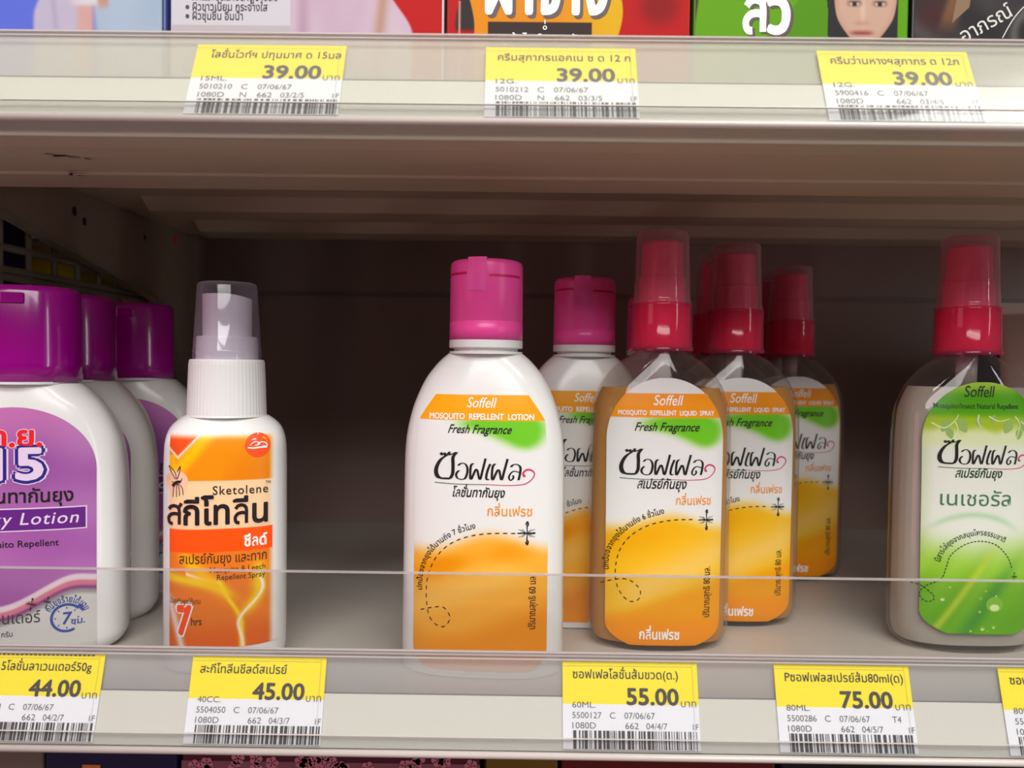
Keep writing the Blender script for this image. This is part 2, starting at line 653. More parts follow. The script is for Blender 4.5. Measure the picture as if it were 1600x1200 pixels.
class Frame:
    """maps a label's 2-D units (as measured, y down) to the bottle's front."""

    def __init__(self, body, cx, k, y0):
        self.body, self.cx, self.k, self.y0 = body, cx, k, y0

    def many(self, px, py, e=0.0):
        x = (px - self.cx) * self.k
        z = 9.96 - (py - self.y0) * self.k
        return np.stack([x, self.body.front(x, z, e), z], -1)

    def art(self, name, ys, hw, fn, parent, eps=0.012, nx=70, ny=150, back=False, m=None):
        """hw(y): half width; ys=(top,bottom); fn(X,Y)->sRGB 0..255"""
        t = np.linspace(0, 1, ny)                       # denser rows near the rounded ends
        Y = ys[0] + (ys[1] - ys[0]) * (0.4 * t + 0.6 * (0.5 - 0.5 * np.cos(math.pi * t)))
        S = np.linspace(-1, 1, nx)
        W = np.array([hw(y) for y in Y])
        X = self.cx + W[:, None] * S[None, :]
        YY = np.repeat(Y[:, None], nx, 1)
        x = (X - self.cx) * self.k
        z = 9.96 - (YY - self.y0) * self.k
        yf = self.body.front(x, z, eps)
        if back:
            yf = -yf
        V = np.stack([x, yf, z], -1).reshape(-1, 3)
        F = [(j * nx + i, j * nx + i + 1, (j + 1) * nx + i + 1, (j + 1) * nx + i) for j in range(ny - 1) for i in range(nx - 1)]
        if back:
            return mesh(name, V.tolist(), F, m, parent, smooth=True)
        C = np.clip(fn(X, YY), 0, 255).reshape(-1, 3)
        return mesh(name, V.tolist(), F, M['art'], parent, smooth=True, art=lin(C))


def sm(e0, e1, x):
    t = np.clip((x - e0) / (e1 - e0), 0, 1)
    return t * t * (3 - 2 * t)


def mixc(A, c, f):
    return A * (1 - f[..., None]) + np.array(c, float) * f[..., None]


def wob(X, Y, s, seed=0):
    r = np.random.RandomState(seed)
    o = 0
    for i in range(5):
        a, b, p = r.uniform(-1, 1), r.uniform(-1, 1), r.uniform(0, 6.28)
        o = o + np.sin((a * X + b * Y) / s * (1 + 0.5 * i) + p) / (1 + i)
    return o / 2.2


class Plane:
    """maps 2-D units (y down) to a flat card: origin, unit x, unit down, outward normal, cm per unit."""

    def __init__(self, org, ux, ud, un, kx, ky=None):
        self.o, self.ux, self.ud, self.un = (np.array(v, float) for v in (org, ux, ud, un))
        self.kx, self.ky = kx, kx if ky is None else ky

    def many(self, px, py, e=0.0):
        return self.o + np.outer(px * self.kx, self.ux) + np.outer(py * self.ky, self.ud) + np.outer(np.zeros(len(px)) + e, self.un)

    def art(self, name, x0, y0, x1, y1, fn, parent, nx, ny, eps=0.01, m=None):
        X, Y = np.meshgrid(np.linspace(x0, x1, nx), np.linspace(y0, y1, ny))
        V = self.many(X.ravel(), Y.ravel(), eps)
        F = [(j * nx + i, (j + 1) * nx + i, (j + 1) * nx + i + 1, j * nx + i + 1) for j in range(ny - 1) for i in range(nx - 1)]
        C = np.clip(fn(X, Y), 0, 255).reshape(-1, 3)
        return mesh(name, V.tolist(), F, m or M['art_pack'], parent, art=lin(C) * 0.72)


# ================================================================== SETTING
X0, X1 = -19.4, 46.0          # the shelf bay; its left end is the bracket
BACK = 48.0
# back panel of the gondola: upper and lower sheets with a recessed joint
b1 = box_vf(-60, BACK, -20, 62, BACK + 0.4, 14.05)
b2 = box_vf(-60, BACK, 14.35, 62, BACK + 0.4, 30)
b3 = box_vf(-60, BACK + 0.25, 14.0, 62, BACK + 0.5, 14.4)
wb = mesh('wall_back', *join([b1, b2, b3]), M['metal_back'])
wb['kind'] = 'structure'
fl = mesh('floor', *box_vf(-400, -400, -112, 400, 80, -110), mat('pale_floor_tiles', (168, 156, 146), 0.25, noise=0.04, nscale=3))
fl['kind'] = 'structure'
# upright post at the left rear corner
up = mesh('trim_1', *box_vf(-20.3, BACK - 1.4, -20, -19.0, BACK, 30), M['metal_dark'])
up['kind'] = 'structure'
up['label'] = 'dark slotted upright at the left rear corner of the shelf'


def shelf(name, label, z, yf, fascia=1.62, z_floor_t=0.12, dusty=False):
    t = thing(name, label, 'shelf', (0, yf, z - fascia))
    o = -yf
    zz = -(z - fascia)

    def part(nm, vf, m, **k):
        V, F = vf
        return mesh(nm, [(v[0], v[1] + o, v[2] + zz) for v in V], F, m, t, **k)
    part('deck', box_vf(-19.62, yf + 0.05, z - z_floor_t, X1, BACK - 0.02, z), M['deck'])
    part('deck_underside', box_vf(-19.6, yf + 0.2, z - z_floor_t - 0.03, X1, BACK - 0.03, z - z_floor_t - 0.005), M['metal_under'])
    part('front_face', box_vf(X0, yf, z - fascia, X1, yf + 0.12, z - 0.0, 0.03), M['metal_white'])
    part('fold_shade_line', box_vf(X0, yf - 0.02, z - 0.05, X1, yf + 0.04, z + 0.01), M['gap_shade'])  # grey strip standing in for the shadow gap at the fold
    # folded underside: flat lip, two shallow steps, then the open underside with a stiffening rib
    pr = [(yf, z - fascia), (yf + 0.9, z - fascia - 0.05), (yf + 2.4, z - fascia), (yf + 2.5, z - fascia + 0.07), (yf + 4.3, z - fascia + 0.07), (yf + 4.4, z - fascia), (yf + 6.3, z - fascia),
          (yf + 6.5, z - fascia + 0.2), (yf + 6.5, z - z_floor_t - 0.02), (yf + 6.4, z - z_floor_t - 0.02), (yf + 6.4, z - fascia + 0.25), (yf + 6.2, z - fascia + 0.08), (yf, z - fascia + 0.15)]
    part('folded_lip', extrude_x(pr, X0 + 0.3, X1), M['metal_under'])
    for y0, d in ((yf + 14.5, 0.55), (yf + 20.5, 0.5)):
        pr = [(y0, z - z_floor_t - 0.01), (y0 + 0.9, z - z_floor_t - d), (y0 + 2.8, z - z_floor_t - d), (y0 + 3.6, z - z_floor_t - 0.01)]
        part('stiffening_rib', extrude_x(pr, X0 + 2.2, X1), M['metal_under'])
    return t, part


shu, pu = shelf('metal_shelf', 'upper painted metal shelf, seen from below, carrying the printed packs', 17.65, 21.2)
shl, pl = shelf('metal_shelf', 'middle painted metal shelf on which the lotion and spray bottles stand', 0.0, 22.6)
shb, pb = shelf('metal_shelf', 'lowest metal shelf under the bottles, carrying the dark cartons', -17.2, 22.6)
# thin folded edge bead below the upper fascia
pu('edge_bead', extrude_x([(20.55, 16.02), (20.75, 15.9), (20.95, 16.0), (21.3, 16.04), (21.3, 16.12), (20.6, 16.14)], X0, X1), M['metal_white'])


def chip(cx, cy, z, pts, nm='paint_chip'):
    I = Ink()
    for (a, b, w) in pts:
        I.ribbon([(cx + p[0], cy + p[1]) for p in (a, ((a[0] + b[0]) / 2 + 0.06, (a[1] + b[1]) / 2), b)], w, w * 0.5, n=3)
    V = [(v[0], v[1], z) for v in I.V]
    return V, I.F


c1 = chip(-13.85, 22.9, 15.985, [((0, 0), (0.25, 0.05), 0.06), ((0.1, 0.25), (0.55, 0.2), 0.16), ((0.5, 0.3), (0.8, 0.45), 0.1), ((0.9, 0.5), (1.05, 0.6), 0.12)])
c2 = chip(-14.7, 25.4, 16.025, [((0, 0.3), (0.15, 0.0), 0.12), ((0.1, 0.0), (0.75, -0.05), 0.07), ((0.25, 0.3), (0.45, 0.36), 0.1)])
pu('paint_chip', join([c1]), M['chip'])
pu('paint_chip', join([c2]), M['chip'])

# ------------------------------------------------------------------ the side bracket
br = thing('shelf_bracket', 'dark worn metal bracket plate under the left end of the upper shelf', 'bracket', (-19.4, 30, 14))
prof = [(21.6, 17.49), (BACK - 0.6, 17.49), (BACK - 0.6, 2.0), (47.0, 4.6), (46.3, 7.2), (45.3, 9.9), (44.0, 12.0), (42.2, 13.35), (38.7, 14.0), (33.2, 14.93), (29.0, 15.65), (23.0, 16.0), (21.6, 16.1)]
V, F = extrude_x(prof, -19.75, -19.5)
mesh('plate', [(v[0] + 19.4, v[1] - 30, v[2] - 14) for v in V], F, M['metal_dark'], br)
edge = crom([Vector((p[0], p[1])) for p in prof[3:12]], 5)
V, F = [], []
for p in edge:
    V += [(-19.86, p.x, p.y - 0.16), (-19.32, p.x, p.y - 0.16), (-19.32, p.x, p.y + 0.02), (-19.86, p.x, p.y + 0.02)]
for i in range(len(edge) - 1):
    for k in range(4):
        F.append((4 * i + k, 4 * i + (k + 1) % 4, 4 * i + 4 + (k + 1) % 4, 4 * i + 4 + k))
mesh('rolled_edge', [(v[0] + 19.4, v[1] - 30, v[2] - 14) for v in V], F, M['wire'], br)
for y, z, r in ((34.4, 16.5, 0.17), (35.2, 16.2, 0.15), (41.0, 16.4, 0.12)):
    V, F = lathe([(0, r), (0.03, r)], 12)
    mesh('slot_hole', [(v[2] - 0.1, v[1] + y - 30, v[0] * 1.3 + z - 14) for v in V], F, M['chip'], br)
V, F = lathe([(0, 0.17), (0.12, 0.17), (0.16, 0.08)], 14)
mesh('red_peg', [(v[2] - 0.1, v[1] + 44.6 - 30, v[0] * 1.5 + 16.9 - 14) for v in V], F, mat('red_plug', (225, 70, 80), 0.4), br)['label'] = 'small red plug'

# ------------------------------------------------------------------ wire divider beyond the bracket, and the next bay
wd = thing('wire_divider', 'pale coated wire grid between this bay and the next one', 'wire divider', (-20.6, 30, 0))
for i in range(13):
    V, F = lathe([(0.01, 0.13), (16.5, 0.13)], 8)
    mesh('upright_wire', [(v[0], v[1] + 25.5 + i * 1.85 - 30, v[2]) for v in V], F, M['wire'], wd)
for z, r in ((14.45, 0.16), (13.55, 0.16), (13.25, 0.16), (10.5, 0.12), (7.5, 0.12), (4.5, 0.12), (1.5, 0.12)):
    V, F = lathe([(25, r), (47.2, r)], 8)
    mesh('cross_wire', [(v[0] - 0.0, v[2] - 30, v[1] + z) for v in V], F, M['wire'], wd)
nb = mesh('metal_shelf', *box_vf(-58, 22.6, -0.5, -20.2, BACK - 0.02, 0.0), M['metal_white'])
nb['label'] = 'end of the next bay shelf behind the wire grid at far left'
nb['category'] = 'shelf'
nb = mesh('metal_shelf', *box_vf(-58, 22.6, 17.1, -19.8, BACK - 0.02, 17.65), M['metal_under'])
nb['label'] = 'upper shelf end of the next bay above the wire grid at far left'
nb['category'] = 'shelf'


def carton(label, x0, y0, z0, x1, y1, z1, m, cat='carton', name='carton', band=None, rz=0, group=None):
    cx, cy = (x0 + x1) / 2, (y0 + y1) / 2
    t = thing(name, label, cat, (cx, cy, z0), rz, group)
    V, F = box_vf(x0 - cx, y0 - cy, 0, x1 - cx, y1 - cy, z1 - z0, 0.08)
    mesh('body', V, F, m, t)
    if band:
        f0, f1, bm_ = band
        h = z1 - z0
        V, F = box_vf(x0 - cx - 0.012, y0 - cy - 0.012, h * f0, x1 - cx + 0.012, y1 - cy + 0.012, h * f1)
        mesh('printed_band', V, F, bm_, t)
    return t


def pouch(label, cx, cy, z0, w, h, d, m, m2=None, rz=0, name='pouch', split=0.45, group=None):
    """pillow-shaped pouch with crimped top and bottom seams."""
    t = thing(name, label, 'pouch', (cx, cy, z0), rz, group)
    rows, N = [], 18
    for i in range(N + 1):
        u = i / N
        th = d * max(math.sin(math.pi * u), 0.0) ** 0.55 * 0.5 + 0.04
        rows.append((u * h, w / 2 * (1 - 0.04 * math.sin(math.pi * u)), th, 2.3))
    k = int(N * split)
    if m2:
        V, F = loft(rows[:k + 1], 28)
        mesh('lower_panel', V, F, m2, t, smooth=True)
        V, F = loft(rows[k:], 28)
        mesh('upper_panel', V, F, m, t, smooth=True)
    else:
        V, F = loft(rows, 28)
        mesh('body', V, F, m, t, smooth=True)
    for j, zz in enumerate((0.0, h - 0.5)):
        V, F = [], []
        n = 20
        for i in range(n + 1):
            x = -w / 2 + w * i / n
            y = 0.05 * (-1) ** i
            V += [(x, y - 0.03, zz), (x, y - 0.03, zz + 0.5), (x, y + 0.03, zz + 0.5), (x, y + 0.03, zz)]
        for i in range(n):
            for q in range(4):
                F.append((4 * i + q, 4 * i + (q + 1) % 4, 4 * i + 4 + (q + 1) % 4, 4 * i + 4 + q))
        mesh('crimped_seam', V, F, m if j else (m2 or m), t)
    return t


navy = mat('navy_carton', (38, 34, 92), 0.4, noise=0.2, nscale=60)
carton('navy blue carton behind the wire grid at far left', -27.5, 29.5, 0, -22.2, 35.5, 16.2, navy, band=(0.72, 0.78, mat('dim_violet', (70, 60, 120), 0.5)))
carton('dark brown carton standing at the back behind the wire grid', -40, 46, 0, -21.2, 47.8, 17.0, mat('brown_carton', (22, 17, 20), 0.6))
pouch('orange and yellow pouch behind the wire grid', -23.5, 37.4, 0, 4.6, 15.4, 1.6, mat('yellow_pouch', (196, 160, 24), 0.35, noise=0.25, nscale=55), mat('orange_pouch', (206, 110, 36), 0.35), rz=50, split=0.7)
pouch('olive yellow pouch next to the orange one behind the wire grid', -23.3, 41.6, 0, 4.6, 14.7, 1.4, mat('olive_pouch', (150, 150, 40), 0.35, noise=0.2, nscale=60), rz=50)
pouch('yellow pouch low behind the bracket edge, above the rearmost purple cap', -22.7, 44.6, 0, 3.2, 14.0, 1.0, mat('yellow_pouch_bright', (222, 176, 18), 0.35), rz=40)
pouch('red and white pouch standing between the rearmost purple cap and the bracket', -20.85, 44.7, 0, 2.1, 12.6, 1.0, mat('red_pouch', (232, 22, 12), 0.35), mat('white_pouch', (235, 225, 220), 0.4), rz=12, split=0.68)

# ------------------------------------------------------------------ price rails
def rail(label, o, t, smax, bead_s, mb, mc, s0, ins=0.8, fasc=None):
    """o=(y,z) of the tag slot top; t tilt in degrees; bottom leans towards the aisle."""
    sy, cz = math.sin(math.radians(t)), math.cos(math.radians(t))

    def P(s, n):
        return (o[0] - sy * s - cz * n, o[1] - cz * s + sy * n)
    th = thing('price_rail', label, 'price rail', (0, o[0], o[1] - smax))
    oy, oz = o[0], o[1] - smax

    def part(nm, prof, m, x0=X0, x1=X1, bev=0):
        V, F = extrude_x(prof, x0, x1)
        return mesh(nm, [(v[0], v[1] - oy, v[2] - oz) for v in V], F, m, th)
    part('backing_strip', [P(s0, -0.13), P(smax, -0.13), P(smax, -0.10), P(s0, -0.10)], mb)
    part('clear_cover', [P(s0 + 0.1, 0.05), P(smax, 0.05), P(smax, 0.08), P(s0 + 0.1, 0.08)], mc)
    part('white_insert', [P(ins, -0.08), P(smax, -0.08), P(smax, -0.04), P(ins, -0.04)], M['insert'])
    part('insert_shade_line', [P(ins - 0.035, -0.09), P(ins, -0.09), P(ins, -0.035), P(ins - 0.035, -0.035)], M['gap_shade'])  # grey strip painted as the shadow line above the insert
    # clear lip folded up over the foot of the tags
    part('front_lip', [P(bead_s - 0.42, 0.10), P(smax, 0.10), P(smax, 0.13), P(bead_s - 0.42, 0.13)], M['fence'])
    part('lip_edge', [P(bead_s - 0.45, 0.10), P(bead_s - 0.42, 0.10), P(bead_s - 0.42, 0.14), P(bead_s - 0.45, 0.14)], M['rail_white'])
    c = P(smax + 0.12, 0.02)
    V, F = lathe([(X0, 0.10), (X1, 0.10)], 16)
    mesh('bottom_bead', [(v[2], v[0] + c[0] - oy, v[1] + c[1] - oz) for v in V], F, M['rail_white'], th, smooth=True)
    # foot web back to the shelf
    part('foot_web', [(c[0], c[1] - 0.10), (c[0], c[1] - 0.02), (fasc, c[1] + 0.05), (fasc, c[1] - 0.03)], M['rail_white'])
    # bead along the top
    part('top_edge', [P(s0 - 0.04, -0.08), P(s0 + 0.02, -0.08), P(s0 + 0.02, 0.08), P(s0 - 0.04, 0.08)], M['fence_edge'])
    part('top_ledge', [P(s0 + 0.16, 0.05), P(s0 + 0.2, 0.05), P(s0 + 0.2, 0.12), P(s0 + 0.16, 0.12)], M['fence_edge'])
    return th, P


rl, PL = rail('clear price rail along the front of the bottle shelf, holding the lower row of tags', (22.40, 1.32), 17.7, 2.42, 2.5, M['rail_back'], M['rail_cover'], -0.22, ins=0.98, fasc=22.55)
ru, PU = rail('clear price rail along the upper shelf front, holding the 39.00 tags', (20.55, 18.26), 24.3, 2.36, 2.45, M['rail_back_up'], M['rail_cover_up'], -0.36, ins=1.12, fasc=21.15)

# acrylic guard standing on the lower rail
fe = thing('acrylic_guard', 'low clear acrylic guard strip standing in front of the bottles', 'guard', (0, 22.5, 1.5))
V, F = box_vf(X0, -0.06, 0.0, X1, 0.06, 2.30)
mesh('clear_panel', V, F, M['fence'], fe)
V, F = box_vf(X0, -0.06, 2.30, X1, 0.06, 2.345)
mesh('polished_edge', V, F, M['fence_edge'], fe)
V, F = box_vf(X0, -0.10, -0.06, X1, 0.10, 0.0)
mesh('foot_strip', V, F, M['fence_edge'], fe)


# ------------------------------------------------------------------ price tags
def price_tag(label, P, tilt, x, L, name_, price, unit, code, row2, extra='', rot=0.0, stub=False, W=3.907, faded=False, rseed=1, name_x=(15, 200), wt=0.0, group=None):
    """x: left edge (cm).  215 x 143 print units."""
    sy, cz = math.sin(math.radians(tilt)), math.cos(math.radians(tilt))
    c = P(0.0, 0.0)
    org = (x, c[0], c[1])
    t = thing('price_tag', label, 'price tag', org, 0, group)
    ux, ud, un = np.array((1, 0, 0.0)), np.array((0, -sy, -cz)), np.array((0, -cz, sy))
    r = math.radians(rot)
    ux2, ud2 = ux * math.cos(r) + ud * math.sin(r), ud * math.cos(r) - ux * math.sin(r)
    pl_ = Plane((0, 0, 0), ux2, ud2, un, W / 215, L / 143)
    ink = Ink
    # the card: front face in two colours, real thickness
    V = []
    for e in (0.012, -0.012):
        for yy in (0, 70, 143):
            for xx in (0, 215):
                V.append(pl_.many(np.array([xx]), np.array([yy]), e)[0].tolist())
    F = [(0, 2, 3, 1), (2, 4, 5, 3), (6, 7, 9, 8), (8, 9, 11, 10), (0, 1, 7, 6), (4, 10, 11, 5), (0, 6, 8, 2), (2, 8, 10, 4), (1, 3, 9, 7), (3, 5, 11, 9)]
    mesh('card', V, F, None, t, mats=[M['paper_yellow'], M['paper']], fm=[0, 1, 1, 1, 0, 1, 0, 1, 0, 1])
    A = ink()
    A.text(name_, name_x[0], name_x[1], 28, 20, 0.012)
    A.obj('product_lettering', pl_, M['ink_bark'], t, 0.02)
    A = ink()
    A.text(price, 101, 184, 70, 38, 0.028)
    A.obj('price_lettering', pl_, M['ink_dgrey'], t, 0.02)
    A = ink()
    A.text('บาท', 187, 211, 73, 17)
    if unit:
        A.text(unit, 15, 15 + 7.4 * len(unit), 76, 14)
    A.text(code, 15, 61, 93, 14.5)
    A.text('C', 74, 83, 93, 14.5)
    A.text('07/06/67', 97, 145, 93, 14.5)
    if extra:
        A.text(extra, 180, 194, 93, 14.5)
    A.text('1080D', 15, 52, 109.5, 14.5)
    if row2[0] == 'N':
        A.text('N', 74, 83, 109.5, 14.5)
    A.text('662', 98, 119, 109.5, 14.5)
    A.text(row2[1], 131, 164, 109.5, 14.5)
    A.text('1F', 204, 213, 109.5, 13.5)
    A.obj('small_lettering', pl_, M['ink_grey'], t, 0.02)
    B = ink()
    rr = random.Random(rseed)
    xx = 16.0
    while xx < 211:
        w = rr.choice([1.2, 1.2, 2.4, 3.6, 5.2])
        B.rect(xx, 112.5, min(xx + w, 213), 142.0)
        xx += w + rr.choice([1.3, 1.3, 2.6, 3.8])
    B.obj('barcode', pl_, M['ink_dgrey'], t, 0.02)
    Dd = ink()
    for yy in (7.5,):
        Dd.dashes([(1, yy), (107, yy), (206, yy)], 1.4, 1.2, 0.7)
    Dd.dashes([(207, 3), (207, 70), (207, 141)], 1.2, 1.4, 0.7)
    if stub:
        Dd.dashes([(6, 2.0), (100, 2.0), (200, 2.0)], 5.0, 2.2, 2.6)
    Dd.obj('perforation_print', pl_, M['ink_grey'], t, 0.02)
    return t


G1, G2 = 'yellow and white price tags in the upper rail', 'yellow and white price tags in the lower rail'
TL, TU = 17.7, 24.3


def XL(px):                                   # left edges measured at the slot top
    return (px - 800) / 1210 * 22.40


def XU(px):
    return (px - 800) / 1210 * 20.6


price_tag('39.00 price tag in the upper rail, the one nearest the rail left end', PU, TU, XU(309), 2.31, 'โลชั่นไวท์ฯ ปทุมมาศ ด 15มล', '39.00', '15ML.', '5010210', ('N', '03/2/5'), name_x=(22, 209), rseed=3, group=G1)
price_tag('39.00 price tag under the orange and red pack, code 5010212', PU, TU, XU(754), 2.31, 'ครีมสุภาภรแอคเน ซ ด 12 ก', '39.00', '12G.', '5010212', ('N', '03/3/5'), name_x=(17, 207), rseed=5, group=G1)
price_tag('39.00 price tag under the woman face on the green pack', PU, TU, XU(1262), 2.31, 'ครีมว่านหางฯสุภาภร ด 12ก', '39.00', '12G.', '5900416', ('', '03/4/5'), name_x=(17, 200), rseed=7, group=G1)
price_tag('44.00 price tag below the purple lotion bottles', PL, TL, XL(-48), 2.36, 'ก.ย.15โลชั่นลาเวนเดอร์50g', '44.00', '50G.', '5504441', ('', '04/2/7'), stub=True, name_x=(14, 196), rseed=11, group=G2)
price_tag('45.00 price tag below the white capped orange spray', PL, TL, XL(302), 2.36, 'สะกีโทลีนชีลด์สเปรย์', '45.00', '40CC.', '5504050', ('', '04/3/7'), name_x=(14, 153), rseed=13, group=G2)
price_tag('55.00 price tag below the front amber spray bottle', PL, TL, XL(885), 2.36, 'ซอฟเฟลโลชั่นส้มขวด(ด.)', '55.00', '60ML.', '5500127', ('', '04/4/7'), name_x=(16, 184), rseed=17, group=G2)
price_tag('75.00 price tag left of the green labelled spray bottle', PL, TL, XL(1217), 2.36, 'Pซอฟเฟลสเปรย์ส้ม80ml(ด)', '75.00', '80ML.', '5500286', ('', '04/5/7'), extra='T4', name_x=(16, 204), rseed=19, group=G2)
price_tag('price tag cut off at the right end of the lower rail', PL, TL, XL(1568), 2.36, 'ซอฟเฟลสเปรย์เนเชอรัล', '75.00', '80ML.', '5500311', ('', '04/6/7'), name_x=(16, 180), rseed=23, group=G2)

# ================================================================== BOTTLES
def lotion_cap(t, z0, z1, r, m, m_seam, tab=True):
    h = z1 - z0
    e = 0.16
    rows = [(z0, r), (z0 + h * 0.22, r), (z0 + h * 0.225, r - 0.02), (z0 + h * 0.235, r - 0.02), (z0 + h * 0.24, r * 0.997), (z1 - e - 0.05, r * 0.985), (z1 - e, r * 0.98)]
    for a in range(1, 7):
        q = a / 6 * math.pi / 2
        rows.append((z1 - e + e * math.sin(q), r * 0.98 - e * (1 - math.cos(q)) * 1.3))
    V, F = lathe(rows, 64)
    cp = mesh('flip_cap', V, F, m, t, smooth=True)
    if tab:
        # raised thumb tab and the two hinge bumps beside it, over a shallow recess
        def bent(x0, x1, zb, zt, d, nm, mm, n=8, e2=0.0):
            V, F = [], []
            for i in range(n + 1):
                x = x0 + (x1 - x0) * i / n
                y = -math.sqrt(max((r * 0.985) ** 2 - x * x, 0))
                V += [(x, y + 0.04, zb), (x, y - d, zb), (x, y - d, zt), (x, y + 0.04 + e2, zt)]
            for i in range(n):
                for q in range(4):
                    F.append((4 * i + q, 4 * i + (q + 1) % 4, 4 * i + 4 + (q + 1) % 4, 4 * i + 4 + q))
            F += [(0, 1, 2, 3), tuple(4 * n + q for q in (3, 2, 1, 0))]
            mesh(nm, V, F, mm, cp)
        bent(-r * 0.40, r * 0.10, z1 - h * 0.40, z1 + 0.02, 0.022, 'thumb_tab', m, e2=0.1)
        bent(-r * 0.95, -r * 0.44, z1 - h * 0.20, z1 - h * 0.17, 0.02, 'hinge_line', m_seam)
        bent(r * 0.16, r * 0.92, z1 - h * 0.23, z1 - h * 0.20, 0.02, 'hinge_line', m_seam)
    return cp


def soft_art_base(X):
    return np.ones(X.shape + (3,)) * np.array([232, 231, 229.])


def logo(px, dx, dy, s):
    """the slanting shop logotype drawn stroke by stroke; (dx,dy) top left of its 600x250 box, s units per stroke unit."""
    def T(pts):
        return [(dx + (x - 250) * s, dy + (y - 450) * s) for x, y in pts]
    A = Ink()
    w = 26 * s
    A.nib(T([(288, 462), (300, 476), (312, 464), (326, 480), (345, 456), (352, 474), (392, 456)]), w * 0.75, -0.5, 7 * s)
    A.nib(T([(330, 478), (292, 505), (266, 545), (256, 585), (266, 620), (292, 634), (355, 634)]), w * 1.15, -0.2, 12 * s)
    A.nib(T([(355, 634), (372, 600), (374, 540), (374, 490), (398, 456)]), w * 0.9, 0.0, 8 * s)
    A.nib(T([(416, 578), (402, 592), (396, 612), (412, 634), (452, 634), (470, 600), (472, 560), (456, 532), (428, 530), (410, 545)]), w * 0.62, 0.1, 6 * s)
    A.nib(T([(512, 528), (496, 545), (492, 600), (498, 636), (534, 566), (556, 636), (576, 570), (594, 494)]), w * 0.62, 0.15, 6 * s)
    A.nib(T([(626, 530), (610, 570), (600, 615), (604, 636), (618, 632)]), w * 0.62, 0.1, 6 * s)
    A.nib(T([(660, 528), (644, 545), (638, 600), (644, 636), (682, 566), (702, 636), (722, 570), (742, 494)]), w * 0.62, 0.15, 6 * s)
    A.nib(T([(764, 548), (782, 532), (812, 532), (828, 552), (826, 590), (816, 636)]), w * 0.62, 0.1, 6 * s)
    A.nib(T([(820, 584), (784, 576), (760, 596), (752, 622), (764, 638), (782, 622), (780, 604)]), w * 0.5, 0.1, 6 * s)
    A.obj('logo_lettering', px[0], M['ink_black'], px[1], 0.026)
    B = Ink()
    B.ribbon(T([(600, 668), (740, 672), (850, 664), (900, 636), (922, 598), (906, 572), (872, 566), (848, 586), (850, 606), (862, 606)]), 3 * s, 15 * s)
    B.obj('logo_swirl', px[0], M['ink_pink'], px[1], 0.026)
    C = Ink()
    C.ribbon(T([(248, 664), (420, 670), (610, 669)]), 5 * s, 4 * s)
    C.obj('logo_underline', px[0], M['ink_green'], px[1], 0.026)


def wordmark(A, x0, x1, y, em):
    A.text('Soffell', x0, x1, y, em, 0.008, shear=0.22)
    return A


# ---- white lotion bottle with the pink cap (front one; frame units are measured on it)
KS, KF = 0.02107, 0.02003
LB = [(y, h) for y, h in ((1066, 104), (1062, 112), (1052, 120), (1036, 124), (1000, 126), (900, 125.5), (800, 125), (735, 124.5), (700, 123.5), (670, 120), (640, 113), (615, 104), (592, 93), (574, 80), (562, 69), (555, 61), (552, 57))]
zf = lambda y, y0=568.5, k=KS: 9.96 - (y - y0) * k
rows = []
for y, h in LB:
    a = h * KS
    z = zf(y)
    b = 1.30 * (1 if y > 700 else 1 - 0.30 * ((700 - y) / 148) ** 2)
    if y > 1050:
        b -= 0.10 * (y - 1050) / 16
    rows.append((max(z, 0.0), a, min(b, a * 0.98), 2.7 if y > 640 else 2.7 - 0.6 * (640 - y) / 88))
rows[0] = (0.0,) + rows[0][1:]
z_ = rows[0][0]
for i in range(1, len(rows)):
    if rows[i][0] <= z_:
        rows[i] = (z_ + 0.02,) + rows[i][1:]
    z_ = rows[i][0]
lot_body = Body(rows, 5)


